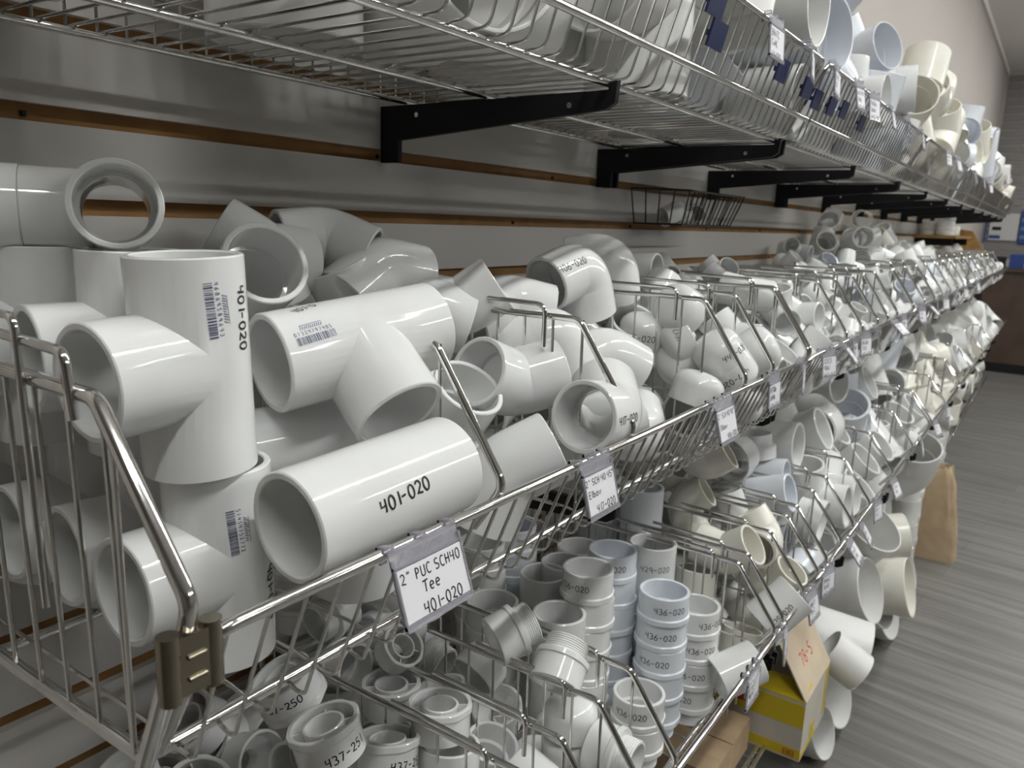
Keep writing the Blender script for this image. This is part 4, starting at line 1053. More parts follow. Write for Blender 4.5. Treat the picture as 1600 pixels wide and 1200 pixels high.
# ---------------------------------------------------------------- the fittings heaped in the compartments
# kind, size, plastic, shelf, compartment, place and count among its like, position, rotation
KINDS = ['adapter', 'big_elbow45', 'big_elbow90', 'big_tee', 'bushing', 'cap', 'coupling', 'elbow45', 'elbow90', 'pipe_coupling', 'reducer_bowl', 'sewer_adapter', 'sewer_hub', 'tee', 'wye']
PLASTIC = ['pvc', 'pvc_cool', 'pvc_cream', 'pvc_sewer']
SHELF = ['upper', 'middle', 'lower', 'bottom', 'floor']
PILE = [
(7,.85,0,1,4,1,2,1.226,.534,-.26,.647,.638,-.348,-.23),
(13,.78,0,1,4,3,4,1.142,.417,-.234,.045,.779,.624,-.037),
(13,.78,0,1,4,4,4,1.213,.38,-.223,.497,.495,.468,-.537),
(7,.85,0,1,4,0,0,1.143,.566,-.196,.613,-.633,.036,.471),
(13,.78,0,1,4,1,4,1.207,.599,-.147,.104,-.429,.484,.755),
(13,.78,0,1,4,2,4,1.252,.62,-.075,.438,.418,.549,-.576),
(5,.9,0,1,4,0,0,1.218,.646,-.073,.574,-.343,-.261,.696),
(7,.85,0,1,4,2,2,1.249,.425,-.178,.48,-.472,-.524,-.521),
(8,.8,0,1,4,2,2,1.219,.532,-.201,.668,-.697,.121,-.233),
(5,.9,0,1,4,1,1,1.149,.379,-.261,0,0,-.58,.814),
(8,.8,0,1,4,1,2,1.25,.524,-.139,.013,.258,-.966,-.005),
(13,.7,0,1,5,0,0,1.362,.417,-.267,.006,-.004,.706,-.708),
(6,.72,0,1,5,5,6,1.411,.355,-.254,.947,-.015,-.282,.15),
(6,.72,0,1,5,6,6,1.516,.354,-.265,.667,-.236,-.666,.235),
(7,.8,0,1,5,8,8,1.47,.363,-.218,.393,-.44,.189,-.785),
(7,.8,0,1,5,6,8,1.512,.402,-.24,.927,.318,-.187,-.066),
(13,.7,0,1,5,2,5,1.374,.527,-.214,.672,.598,-.42,-.12),
(7,.8,0,1,5,5,8,1.423,.425,-.192,.066,.063,-.478,-.874),
(7,.8,0,1,5,2,8,1.349,.468,-.172,.747,-.049,-.569,-.34),
(6,.72,0,1,5,3,6,1.317,.523,-.124,.229,.376,.791,-.425),
(13,.7,0,1,5,5,5,1.401,.399,-.143,.175,-.551,-.259,-.774),
(7,.8,0,1,5,4,8,1.512,.484,-.168,.692,.122,-.702,-.116),
(13,.7,0,1,5,3,5,1.53,.544,-.114,.036,-.019,-.458,-.888),
(7,.8,0,1,5,3,8,1.319,.431,-.107,.702,-.601,-.304,.233),
(6,.72,0,1,5,0,0,1.319,.561,-.161,.1,-.697,-.056,.708),
(7,.8,0,1,5,1,8,1.385,.505,-.145,.18,-.403,-.897,-.012),
(6,.72,0,1,5,4,6,1.473,.404,-.174,.096,.108,-.41,-.901),
(7,.8,0,1,5,7,8,1.526,.398,-.16,.306,-.414,-.618,-.594),
(6,.72,0,1,5,1,6,1.382,.564,-.117,.314,-.072,.49,.81),
(13,.7,0,1,5,4,5,1.443,.484,-.135,.386,.697,-.601,-.056),
(6,.72,0,1,5,2,6,1.446,.587,-.122,.339,.582,-.689,-.268),
(13,.7,0,1,5,1,5,1.425,.631,-.085,.714,-.144,.614,.304),
(8,.66,0,1,6,3,4,1.588,.372,-.257,.778,-.618,.073,.092),
(8,.66,0,1,6,4,4,1.653,.346,-.238,.099,-.859,.058,-.499),
(6,.7,0,1,6,0,0,1.607,.4,-.217,.405,-.112,.378,.825),
(8,.66,0,1,6,1,4,1.595,.628,-.128,.609,-.245,-.657,.372),
(8,.66,0,1,6,0,0,1.619,.558,-.134,.311,-.65,.325,-.613),
(6,.7,0,1,6,3,3,1.663,.39,-.212,.748,-.159,-.594,.249),
(8,.66,0,1,6,2,4,1.617,.592,-.101,.121,.489,-.789,.351),
(6,.7,0,1,6,2,3,1.67,.55,-.118,.466,.385,.507,-.614),
(6,.7,0,1,6,1,3,1.666,.654,-.112,.044,.78,-.622,-.055),
(7,.7,0,1,7,5,5,1.812,.368,-.26,.647,.639,-.085,-.407),
(0,.75,0,1,7,3,4,1.733,.361,-.273,.782,0,0,-.623),
(0,.75,0,1,7,4,4,1.819,.344,-.211,.711,-.017,-.702,.02),
(7,.7,0,1,7,1,5,1.744,.465,-.17,.103,.177,.837,.508),
(7,.7,0,1,7,2,5,1.829,.446,-.148,.011,-.478,.79,-.384),
(0,.75,0,1,7,2,4,1.737,.423,-.21,.25,.281,.92,-.11),
(7,.7,0,1,7,3,5,1.804,.394,-.19,.059,.592,-.162,.787),
(0,.75,0,1,7,1,4,1.726,.497,-.126,.6,.385,.536,.452),
(7,.7,0,1,7,4,5,1.743,.349,-.218,.38,-.043,-.918,.103),
(8,.6,0,1,8,5,5,1.908,.374,-.27,.654,-.652,.272,-.269),
(13,.6,0,1,8,3,3,1.934,.341,-.223,.553,.441,.554,.44),
(8,.6,0,1,8,4,5,1.908,.38,-.197,.035,-.448,-.852,-.268),
(8,.6,0,1,8,3,5,1.952,.395,-.204,.033,.72,.691,-.061),
(13,.6,0,1,8,2,3,1.909,.445,-.172,.805,.384,-.235,-.386),
(13,.6,0,1,8,1,3,1.905,.501,-.113,.069,-.486,-.6,-.631),
(8,.6,0,1,8,2,5,1.93,.45,-.11,.019,-.529,.411,.743),
(8,.6,0,1,8,1,5,1.954,.488,-.106,.16,-.689,-.689,-.157),
(5,.6,0,1,9,1,1,2.007,.358,-.29,.399,-0,0,.917),
(6,.66,0,1,9,1,1,2.081,.359,-.267,.441,-.441,-.553,-.553),
(7,.7,1,1,10,7,7,2.329,.374,-.265,.026,-.373,.731,-.571),
(7,.7,1,1,10,4,7,2.161,.398,-.266,.324,.699,.149,.621),
(8,.68,0,1,10,0,0,2.139,.462,-.214,.595,-.383,-.398,-.584),
(8,.68,0,1,10,2,6,2.203,.413,-.218,.449,.086,-.746,.484),
(7,.7,1,1,10,6,7,2.225,.364,-.265,.443,.24,-.784,-.363),
(8,.68,0,1,10,6,6,2.323,.366,-.212,.652,-.401,.4,-.505),
(13,.66,0,1,10,4,4,2.138,.347,-.241,.993,.114,-.001,.001),
(7,.7,1,1,10,5,7,2.258,.401,-.186,.463,-.285,.783,-.303),
(13,.66,0,1,10,3,4,2.153,.38,-.186,.127,-.969,.183,.107),
(8,.68,0,1,10,5,6,2.219,.364,-.212,.005,.695,-.705,-.142),
(8,.68,0,1,10,3,6,2.309,.422,-.184,.24,-.384,-.731,-.51),
(7,.7,1,1,10,3,7,2.153,.421,-.154,.327,-.198,-.789,.481),
(7,.7,1,1,10,1,7,2.33,.544,-.088,.081,.062,.679,-.727),
(13,.66,0,1,10,2,4,2.247,.48,-.127,.218,.449,-.521,.692),
(8,.68,0,1,10,4,6,2.332,.415,-.135,.404,-.579,-.581,-.406),
(8,.68,0,1,10,1,6,2.284,.482,-.092,.792,-.331,-.497,-.127),
(8,.68,0,1,10,0,0,2.139,.603,-.099,.553,.441,-.707,0),
(7,.7,1,1,10,2,7,2.261,.538,-.096,.481,.326,-.632,.512),
(13,.66,0,1,10,1,4,2.323,.631,-.057,.114,-.148,-.651,-.736),
(13,.85,0,1,11,2,2,2.513,.354,-.243,.55,-.301,-.762,.165),
(8,.9,0,1,12,2,2,2.601,.524,-.18,.178,-.85,-.464,.175),
(8,.95,1,1,12,1,1,2.639,.396,-.194,.46,-.025,-.765,-.45),
(8,.9,0,1,11,1,1,2.409,.366,-.257,.488,.59,-.553,.329),
(13,.85,0,1,11,1,2,2.434,.434,-.174,.047,-.436,.631,-.641),
(13,.95,0,1,12,1,3,2.634,.642,-.053,.242,.255,-.932,-.091),
(13,.95,0,1,12,3,3,2.735,.528,-.091,.01,.073,-.687,.723),
(8,.9,0,1,12,1,2,2.717,.645,.013,.261,.118,-.947,-.145),
(8,.9,0,1,11,0,0,2.517,.647,-.132,.373,-.004,-.928,.011),
(13,.95,0,1,12,2,3,2.687,.544,-.019,.561,-.658,.354,-.356),
(7,.95,0,1,12,1,1,2.724,.645,-.082,.184,.053,-.981,-.037),
(8,.9,0,1,13,2,3,2.841,.391,-.257,.485,.191,-.671,-.528),
(8,.9,0,1,13,3,3,2.966,.396,-.258,.681,-.614,-.351,-.192),
(13,.85,0,1,14,5,5,3.165,.392,-.259,0,.001,-.722,.692),
(7,.95,0,1,13,4,4,2.932,.373,-.197,.453,.295,-.793,-.28),
(13,.95,0,1,14,4,5,3.126,.353,-.199,.321,.589,.325,.667),
(7,.95,0,1,13,3,4,2.833,.42,-.189,.265,.859,-.335,.283),
(13,.95,0,1,14,3,5,3.048,.422,-.161,.204,.692,.189,-.666),
(13,.85,0,1,13,3,3,2.9,.407,-.106,.188,.697,.182,.668),
(13,.85,0,1,13,2,3,2.907,.475,-.153,.621,.752,-.211,.066),
(7,.95,0,1,13,1,4,2.845,.645,-.06,.434,.565,-.475,-.517),
(13,.85,0,1,13,1,3,2.89,.515,-.068,.639,-.539,-.067,.544),
(7,.95,0,1,13,2,4,2.838,.494,-.132,.361,-.023,-.929,.074),
(7,.95,0,1,14,1,1,3.144,.646,-.039,.708,-0,-.706,.004),
(13,.95,0,1,14,1,5,3.062,.607,-.096,.742,.402,-.507,.178),
(13,.95,0,1,14,2,5,3.011,.497,-.104,.823,-.194,-.342,-.41),
(8,.9,0,1,13,1,3,2.954,.627,-.082,.239,-.903,.037,.354),
(8,.9,0,1,15,3,3,3.275,.461,-.195,.692,-.46,-.531,-.168),
(13,.95,0,1,15,3,4,3.278,.401,-.257,.305,-.487,.513,-.638),
(8,.95,1,1,15,1,1,3.239,.414,-.158,.756,-.512,-.229,-.338),
(13,.95,0,1,15,4,4,3.354,.356,-.194,.591,-.461,-.444,.491),
(13,.95,0,1,15,2,4,3.353,.503,-.127,.503,-.792,.216,-.269),
(7,.95,0,1,15,0,0,3.389,.645,-.044,.227,-.22,-.108,-.943),
(8,.9,0,1,15,2,3,3.311,.533,-.078,.439,.322,-.783,-.302),
(8,.9,0,1,15,1,3,3.241,.543,-.103,.059,-.705,-.697,-.121),
(13,.85,0,1,15,1,4,3.238,.641,-.04,.997,-.073,-.001,.03),
(6,.95,2,1,15,1,2,3.241,.645,.053,.13,.693,.13,.697),
(7,.95,0,1,15,1,1,3.358,.576,-.016,.744,-.12,-.647,.116),
(6,.95,2,1,15,2,2,3.278,.574,-.023,.321,.881,.201,.283),
(13,.85,0,1,16,2,3,3.535,.379,-.225,.018,.707,-.684,-.178),
(13,.85,0,1,17,3,4,3.713,.388,-.261,.16,-.456,.541,-.689),
(13,.95,0,1,16,3,3,3.627,.387,-.22,.447,-.359,.053,-.817),
(13,.85,0,1,17,4,4,3.837,.358,-.261,.081,-.702,.081,-.702),
(8,.95,1,1,17,1,1,3.738,.491,-.121,.77,-.35,-.47,-.253),
(13,.95,0,1,17,2,4,3.774,.413,-.176,.806,-.369,.397,-.236),
(7,.95,0,1,17,0,0,3.837,.63,-.057,.382,.608,-.691,-.085),
(8,.9,0,1,16,0,0,3.54,.579,-.065,.003,-.603,.773,-.197),
(8,.95,1,1,16,1,1,3.469,.437,-.189,.686,-.17,-.546,-.449),
(13,.95,0,1,16,1,3,3.504,.528,-.144,.617,.584,-.528,-.015),
(8,.9,0,1,16,1,1,3.468,.469,-.097,.19,.835,-.5,.128),
(13,.95,0,1,17,1,4,3.795,.563,-.106,.053,.631,-.249,.733),
(8,.9,0,1,18,1,1,4.033,.396,-.258,.144,-.502,-.498,-.692),
(7,.95,0,1,18,2,2,4.184,.369,-.257,.293,-.686,.173,-.644),
(8,.95,1,1,19,1,1,4.454,.398,-.256,.558,-.499,-.498,-.437),
(7,.95,0,1,18,1,2,3.939,.356,-.232,.96,.121,-.029,.25),
(13,.85,0,1,18,2,2,4.069,.353,-.218,.1,.83,.182,.517),
(6,.95,2,1,19,1,1,4.28,.369,-.256,.182,.132,-.703,.675),
(13,.95,0,1,18,1,2,3.995,.415,-.174,.77,.559,-.238,.194),
(7,.95,0,1,19,1,1,4.366,.363,-.257,.376,.007,-.919,-.118),
(8,.95,1,1,20,1,1,4.843,.399,-.258,.068,.067,.703,.705),
(13,.95,0,1,21,3,4,5.004,.402,-.258,.581,-.581,.404,-.402),
(8,.9,0,1,21,1,2,5.162,.522,-.146,.391,-.57,.438,-.575),
(13,.85,0,1,21,2,4,4.903,.363,-.232,.711,.008,-.008,.703),
(13,.95,0,1,21,4,4,5.11,.356,-.217,.577,.059,.813,.05),
(8,.95,1,1,21,1,1,5.124,.416,-.189,.661,-.193,-.725,-.021),
(13,.95,0,1,20,3,3,4.653,.376,-.22,.341,-.085,.922,-.163),
(13,.85,0,1,21,1,4,4.961,.429,-.194,.659,-.655,-.26,.262),
(8,.9,0,1,21,2,2,5.071,.457,-.204,.271,.413,-.857,.148),
(13,.95,0,1,20,1,3,4.595,.61,-.096,.585,-.393,-.688,-.17),
(13,.95,0,1,20,2,3,4.679,.518,-.174,.015,.853,-.394,.343),
(7,.95,0,1,21,2,2,5.066,.587,-.131,.188,-.972,.046,-.13),
(7,.95,0,1,21,1,2,5.091,.646,-.102,.484,.002,-.875,-.001),
(8,.9,0,1,22,1,2,5.256,.359,-.259,.112,-.994,0,-.001),
(8,.9,0,1,22,2,2,5.431,.359,-.26,.105,-.916,.044,-.385),
(13,.95,0,1,22,1,1,5.318,.551,-.105,.826,-.204,-.289,-.438),
(7,.95,0,1,22,1,1,5.416,.497,-.153,.427,.9,-.058,.065),
(13,.95,0,1,24,1,3,6.01,.401,-.258,.315,.313,-.633,-.634),
(13,.85,0,1,24,2,3,6.102,.385,-.217,.615,.207,-.359,-.671),
(7,.95,0,1,24,1,1,6.215,.366,-.257,.126,.919,-.012,.373),
(8,.95,1,1,24,3,3,6.554,.362,-.257,.068,.701,.09,.704),
(13,.95,0,1,23,2,3,5.647,.377,-.257,.084,-.657,.262,-.702),
(13,.95,0,1,23,3,3,5.782,.405,-.189,.103,.423,-.838,-.328),
(8,.9,0,1,23,2,2,5.913,.389,-.231,.754,.001,-.002,-.656),
(13,.95,0,1,24,3,3,6.432,.363,-.225,.826,.168,.423,.333),
(8,.9,0,1,23,1,2,5.968,.398,-.2,.076,-.662,.663,-.341),
(13,.95,0,1,23,1,3,5.679,.425,-.152,.428,.204,-.436,-.765),
(8,.95,1,1,24,2,3,6.518,.435,-.204,.054,-.792,-.01,-.608),
(7,.95,0,1,23,1,1,5.644,.441,-.207,.582,-.595,.537,-.139),
(8,.95,1,1,24,1,3,6.194,.543,-.202,.13,.709,-.693,.027),
(8,1.4,0,2,11,2,2,1.671,.392,-.671,.139,.402,.721,.547),
(13,1.3,0,2,11,1,1,1.674,.38,-.567,.419,-.457,-.578,-.531),
(8,1.4,0,2,11,1,2,1.625,.483,-.443,.531,-.57,.464,.422),
(13,1.3,0,2,11,0,0,1.642,.629,-.433,.536,.492,-.598,-.337),
(7,1.4,0,2,12,2,3,1.805,.392,-.676,.588,.592,-.39,-.389),
(7,1.4,0,2,12,3,3,1.947,.368,-.646,.706,-.021,-.021,-.707),
(8,1.4,0,2,12,3,3,1.78,.385,-.578,.298,.646,-.658,-.247),
(13,1.3,0,2,12,1,1,1.949,.456,-.583,.092,-.2,.887,.406),
(8,1.4,0,2,12,2,3,1.778,.461,-.468,.368,-.602,-.603,-.373),
(8,1.4,0,2,12,1,3,1.793,.584,-.444,.704,-.044,-.013,.709),
(7,1.4,0,2,12,1,3,1.905,.406,-.448,.438,.579,.415,.548),
(13,1.4,0,2,13,3,4,2.053,.393,-.62,.661,.253,.252,-.66),
(13,1.4,0,2,13,4,4,2.245,.393,-.621,.612,-.252,-.286,-.694),
(13,1.4,0,2,13,2,4,2.077,.474,-.565,.917,.346,.056,-.192),
(6,1.5,1,2,13,1,1,2.187,.413,-.478,.265,-.792,.485,-.257),
(13,1.4,0,2,13,1,4,2.135,.514,-.392,.708,.677,-.018,-.2),
(8,1.5,0,2,14,2,2,2.581,.411,-.671,.312,-.628,-.325,-.635),
(13,1.4,0,2,14,2,2,2.456,.384,-.596,.048,.534,.725,-.432),
(6,1.5,1,2,14,2,2,2.358,.439,-.555,0,-0,-.734,-.679),
(8,1.5,0,2,14,1,2,2.47,.499,-.476,.473,-.799,-.316,-.197),
(13,1.4,0,2,14,1,2,2.45,.549,-.363,.725,.577,-.209,.313),
(6,1.5,1,2,14,1,2,2.363,.477,-.449,.03,.787,.615,-.024),
(13,1.4,0,2,15,2,3,2.844,.393,-.62,.694,.296,.214,-.621),
(8,1.5,0,2,15,2,2,2.717,.403,-.636,.269,-.786,.554,.06),
(6,1.5,1,2,15,1,2,2.8,.48,-.574,.431,.862,.259,.069),
(13,1.4,0,2,15,3,3,2.947,.382,-.618,.425,.564,.565,-.427),
(8,1.5,0,2,15,1,2,2.891,.429,-.515,.319,.575,.575,.487),
(13,1.4,0,2,15,1,3,2.745,.465,-.454,.612,.03,.333,.717),
(6,1.5,1,2,15,2,2,2.927,.461,-.406,.159,.122,-.976,-.089),
(2,1,0,2,16,1,1,3.115,.423,-.665,.194,-.554,.764,-.268),
(2,1,2,2,16,1,1,3.222,.357,-.664,.171,.985,-0,0),
(9,1,2,2,16,2,2,3.384,.357,-.665,.234,-.667,-.234,.667),
(3,1,3,2,16,1,2,3.136,.449,-.415,.594,-.204,-.736,.253),
(9,1,2,2,16,1,2,3.371,.454,-.596,.024,.576,-.129,.807),
(3,1,3,2,16,2,2,3.339,.516,-.417,.705,-.71,.007,-.001),
(9,1,2,2,17,2,3,3.534,.356,-.664,.592,.387,-.592,-.387),
(9,1,2,2,17,3,3,3.804,.372,-.665,.699,-.341,-.619,.106),
(9,1,2,2,17,1,3,3.514,.41,-.56,.677,-.203,-.203,-.677),
(2,1,0,2,17,1,1,3.835,.408,-.554,.12,.697,-.691,.151),
(2,1,2,2,17,1,1,3.623,.432,-.508,.671,-.513,-.535,-.013),
(3,1,3,2,17,1,1,3.834,.562,-.408,.294,-.329,.669,.598),
(9,1,2,2,18,2,2,4.244,.369,-.665,.284,-.329,-.626,-.648),
(1,1.1,0,2,18,3,3,4.431,.409,-.537,.41,-.575,.577,.41),
(9,1,2,2,18,1,2,3.978,.373,-.668,.995,-0,0,.102),
(1,1.1,0,2,18,2,3,4.137,.375,-.544,.3,-.182,.887,-.3),
(1,1.1,0,2,18,1,3,4.29,.428,-.538,.306,.153,-.897,.279),
(3,1,3,2,18,1,1,4.077,.553,-.48,.223,-.525,-.61,-.55),
(1,1.1,0,2,19,1,1,4.626,.386,-.657,.528,.29,-.639,-.478),
(2,1,2,2,19,1,1,4.919,.394,-.668,.152,-.747,-.54,-.358),
(2,1,0,2,19,1,1,4.688,.457,-.56,.459,-.507,-.643,-.343),
(9,1,2,2,19,1,1,4.564,.445,-.548,.307,.945,.107,-.034),
(3,1,3,2,19,1,1,4.869,.451,-.505,.348,-.549,.026,-.759),
(2,1,2,2,19,0,0,4.58,.598,-.417,.703,-.084,-.703,.073),
(1,1.1,0,2,19,0,0,4.805,.612,-.459,.206,.099,-.973,-.019),
(1,1.1,0,2,20,2,10,5.17,.498,-.589,.669,-.319,-.293,.604),
(2,1,0,2,20,1,1,5.393,.357,-.662,.541,-.158,-.826,.019),
(1,1.1,0,2,20,1,10,5.26,.613,-.532,.346,-.781,.52,.022),
(1,1.1,0,2,20,4,10,5.498,.452,-.499,.298,-.306,-.306,-.851),
(1,1.1,0,2,20,5,10,5.072,.414,-.537,.251,.648,-.667,.269),
(1,1.1,0,2,20,3,10,5.197,.487,-.443,.247,.617,-.615,.424),
(1,1.1,0,2,20,7,10,5.672,.378,-.63,.338,.432,.817,-.179),
(9,1,2,2,20,1,1,5.828,.378,-.664,.176,.665,.241,-.685),
(1,1.1,0,2,20,10,10,6.126,.361,-.658,.125,.705,-.05,.696),
(3,1,3,2,20,1,1,6.46,.381,-.561,.197,.323,-.335,-.863),
(1,1.1,0,2,20,8,10,5.831,.404,-.511,.989,-.057,-.029,.133),
(1,1.1,0,2,20,9,10,5.998,.432,-.552,.023,.288,.621,.728),
(1,1.1,0,2,20,6,10,5.681,.427,-.454,.346,.891,.178,.235),
(8,.95,2,2,6,1,1,1.149,.338,-.687,.591,.534,-.468,.382),
(7,.95,2,2,6,1,2,1.148,.416,-.596,.784,-.273,-.237,-.504),
(7,.95,2,2,6,2,2,1.172,.375,-.515,.453,.541,-.542,.457),
(13,.85,0,2,7,2,2,1.245,.437,-.694,.587,-.587,-.394,-.394),
(8,.85,2,2,7,7,9,1.247,.326,-.66,.266,.679,.507,-.459),
(7,.85,0,2,7,0,0,1.264,.561,-.67,.224,-.31,-.157,-.911),
(8,.85,2,2,7,9,9,1.264,.322,-.594,.268,.628,-.62,.387),
(8,.85,2,2,7,3,9,1.263,.506,-.608,.54,-.436,.625,.359),
(8,.85,2,2,7,5,9,1.254,.409,-.568,.325,.556,-.699,.31),
(13,.85,0,2,7,1,2,1.245,.559,-.535,.346,-.666,.587,.305),
(8,.85,2,2,7,4,9,1.246,.49,-.479,.74,-.249,-.202,-.592),
(8,.85,2,2,7,1,9,1.248,.623,-.507,.374,-.72,-.518,-.272),
(8,.85,2,2,7,8,9,1.264,.336,-.51,.005,-.006,-.939,.345),
(8,.85,2,2,7,2,9,1.265,.546,-.454,.221,-.672,-.647,-.285),
(8,.85,2,2,7,6,9,1.252,.46,-.405,.224,.746,-.588,.217),
(6,.74,0,2,8,2,6,1.332,.449,-.698,.652,-.275,.656,-.264),
(6,.74,0,2,8,0,0,1.331,.541,-.637,.435,.838,.293,-.152),
(6,.74,0,2,8,4,6,1.331,.398,-.667,.467,-.255,.406,.743),
(6,.74,0,2,8,1,6,1.331,.499,-.6,.881,-.459,-.052,-.099),
(6,.74,0,2,8,6,6,1.331,.339,-.696,0,.707,.707,-0),
(7,.74,0,2,8,2,4,1.331,.471,-.554,.326,.624,-.63,.328),
(7,.74,0,2,8,1,4,1.331,.547,-.516,.642,-.305,.295,.639),
(7,.74,0,2,8,4,4,1.331,.324,-.626,.605,.37,.365,-.603),
(7,.74,0,2,8,3,4,1.331,.444,-.618,.367,-.61,.599,.367),
(6,.74,0,2,8,5,6,1.331,.422,-.49,.917,-.223,-.078,-.321),
(6,.74,0,2,8,3,6,1.331,.397,-.54,.806,.491,.172,-.283),
(0,1.05,0,2,9,0,0,1.398,.341,-.686,.667,-.234,.667,-.234),
(6,1,1,2,9,3,7,1.424,.494,-.574,.627,-.645,.286,.329),
(6,1,1,2,9,4,7,1.403,.397,-.631,.118,-.188,.826,.518),
(6,1,1,2,9,6,7,1.427,.407,-.561,.54,-.829,.122,.08),
(6,1,1,2,9,7,7,1.412,.315,-.616,.261,-.657,-.261,.657),
(0,1.05,0,2,9,2,3,1.396,.449,-.504,.749,.064,.649,.112),
(6,1,1,2,9,5,7,1.403,.377,-.477,.228,-.317,.747,.538),
(6,1,1,2,9,1,7,1.41,.643,-.479,.374,-.6,-.374,.6),
(11,.72,0,2,9,3,3,1.407,.449,-.42,.528,-.576,-.486,.391),
(0,1.05,0,2,9,1,3,1.406,.537,-.487,.878,.306,-.121,.348),
(6,1,1,2,9,2,7,1.414,.526,-.398,.701,.148,-.662,-.221),
(0,1.1,0,2,10,3,8,1.515,.48,-.699,.224,0,0,.975),
(6,1.1,1,2,10,1,3,1.522,.64,-.686,.667,.233,-.667,-.233),
(6,1.1,1,2,10,0,0,1.522,.4,-.686,.703,.079,-.703,-.08),
(0,1.1,0,2,10,8,8,1.516,.331,-.635,.462,.632,.503,-.368),
(11,.74,0,2,10,7,8,1.517,.33,-.547,.146,.166,-.729,.647),
(6,1.1,1,2,10,3,3,1.519,.405,-.608,.732,.644,.146,-.167),
(11,.74,0,2,10,2,8,1.517,.493,-.522,.389,.201,.425,-.792),
(11,.74,0,2,10,6,8,1.519,.402,-.545,.998,-.064,-0,.008),
(0,1.1,0,2,10,1,8,1.513,.56,-.466,.548,.29,-.37,.692),
(6,1.1,1,2,10,2,3,1.516,.421,-.482,.186,.124,.648,-.728),
(11,.74,0,2,10,5,8,1.519,.454,-.42,.032,.487,-.871,.056),
(0,1.1,0,2,10,4,8,1.514,.481,-.36,.524,-.58,-.477,-.401),
(2,1,1,0,1,1,4,1.4,.594,.202,.001,0,-.707,.707),
(2,1,1,0,1,2,4,1.548,.52,.202,.478,.479,.521,.521),
(9,1,0,0,1,1,2,1.357,.437,.203,.707,-.707,.006,-.006),
(2,1,1,0,1,3,4,1.469,.593,.3,.694,.689,-.15,.143),
(9,1,0,0,1,2,2,1.619,.425,.225,.608,.017,-.417,.675),
(3,1,1,0,1,1,6,1.424,.454,.31,.483,.366,-.503,-.617),
(3,1,1,0,1,3,6,1.671,.465,.33,.545,.401,.701,.225),
(2,1,1,0,1,0,0,1.481,.398,.417,.43,.559,.549,.449),
(2,1,1,0,1,4,4,1.733,.465,.436,.077,-.707,-.621,-.33),
(2,1,1,0,1,0,0,1.629,.397,.554,.532,-.053,-.845,.032),
(1,1.05,0,0,1,0,0,1.509,.442,.537,.185,.478,-.76,.399),
(3,.9,1,0,1,4,6,1.968,.409,.252,.991,.094,-.036,.086),
(3,.9,1,0,1,2,6,1.97,.532,.196,.438,.438,.556,.555),
(3,.9,1,0,1,6,6,2.191,.459,.238,.517,.485,.515,-.483),
(8,1.3,0,0,1,0,0,2.11,.652,.229,.498,-.501,.499,.503),
(2,.9,0,0,1,2,3,2.302,.415,.2,.053,-.704,-.706,-.052),
(3,.9,1,0,1,0,0,2.256,.617,.197,.708,.002,-.706,.001),
(2,.9,0,0,1,3,3,2.151,.439,.339,.124,-.241,.685,.676),
(2,.9,0,0,1,1,3,1.86,.445,.269,.008,.7,-.714,.022),
(3,.9,1,0,1,5,6,2.054,.479,.393,.541,.206,-.583,.57),
(3,1,2,0,2,1,3,2.471,.489,.269,.264,.915,.285,.109),
(8,1.4,0,0,2,1,2,2.748,.408,.193,0,.001,.749,-.663),
(3,1,2,0,2,0,0,2.417,.573,.408,.731,.45,-.269,.437),
(14,1,2,0,2,1,1,2.553,.426,.339,.554,-.365,.746,-.05),
(2,1,2,0,2,2,2,2.725,.395,.369,.001,-.876,.001,-.481),
(8,1.4,0,0,2,0,0,2.843,.484,.445,.559,.167,.778,-.233),
(9,1,2,0,2,1,1,2.576,.399,.455,.127,-.832,-.512,.171),
(2,1,2,0,2,1,2,3.108,.477,.204,.484,-.011,-.707,-.516),
(3,1,2,0,2,2,3,3.029,.395,.326,.445,-.001,-.896,-.003),
(8,1.4,0,0,2,2,2,3.373,.411,.193,0,-.003,.999,-.048),
(3,1,2,0,2,3,3,3.33,.444,.421,.123,.148,.292,.937),
(3,1,1,0,3,1,4,3.851,.434,.249,.123,-.696,.118,.698),
(1,1,2,0,3,0,0,4.189,.465,.203,.556,.813,-.107,.138),
(1,1,2,0,3,0,0,4.426,.457,.203,.387,-.672,-.575,-.261),
(3,1,1,0,3,2,4,3.654,.461,.317,.521,.352,.661,-.411),
(2,1,0,0,3,1,1,3.543,.399,.298,.134,.7,.159,.683),
(1,1,2,0,3,1,2,4.129,.397,.289,.101,-.497,-.704,.497),
(9,1.1,2,0,3,1,2,4.003,.428,.356,.707,.404,-.464,.349),
(1,1,2,0,3,2,2,4.267,.433,.403,.114,-.346,.77,-.524),
(3,1,1,0,3,3,4,3.824,.418,.418,.03,-.114,.991,.065),
(9,1.1,2,0,3,2,2,4.11,.401,.426,.242,.592,.744,.193),
(3,1,1,0,3,4,4,4.436,.46,.462,.087,-.076,-.651,-.75),
(9,1.1,2,0,4,0,0,4.57,.444,.21,.5,-.5,.5,.5),
(9,1.1,2,0,4,1,1,5.254,.401,.327,.002,-.804,-.001,-.595),
(3,1,1,0,4,2,3,4.829,.41,.266,.855,-.074,-.327,.395),
(3,1,1,0,4,3,3,4.901,.456,.454,.214,-.11,.375,.896),
(2,1,0,0,4,1,1,5.126,.394,.326,0,.804,0,.595),
(1,1,2,0,4,1,1,5.467,.416,.215,.762,.136,-.633,-.01),
(3,1,1,0,4,1,3,4.602,.399,.411,.011,.975,.107,.195),
(1,1,2,0,5,3,3,5.85,.435,.352,.875,-.002,-.003,-.484),
(1,1,2,0,5,1,3,5.986,.434,.249,.655,.476,.217,-.545),
(9,1.1,2,0,5,1,1,6.214,.414,.225,.746,-.019,.663,-.054),
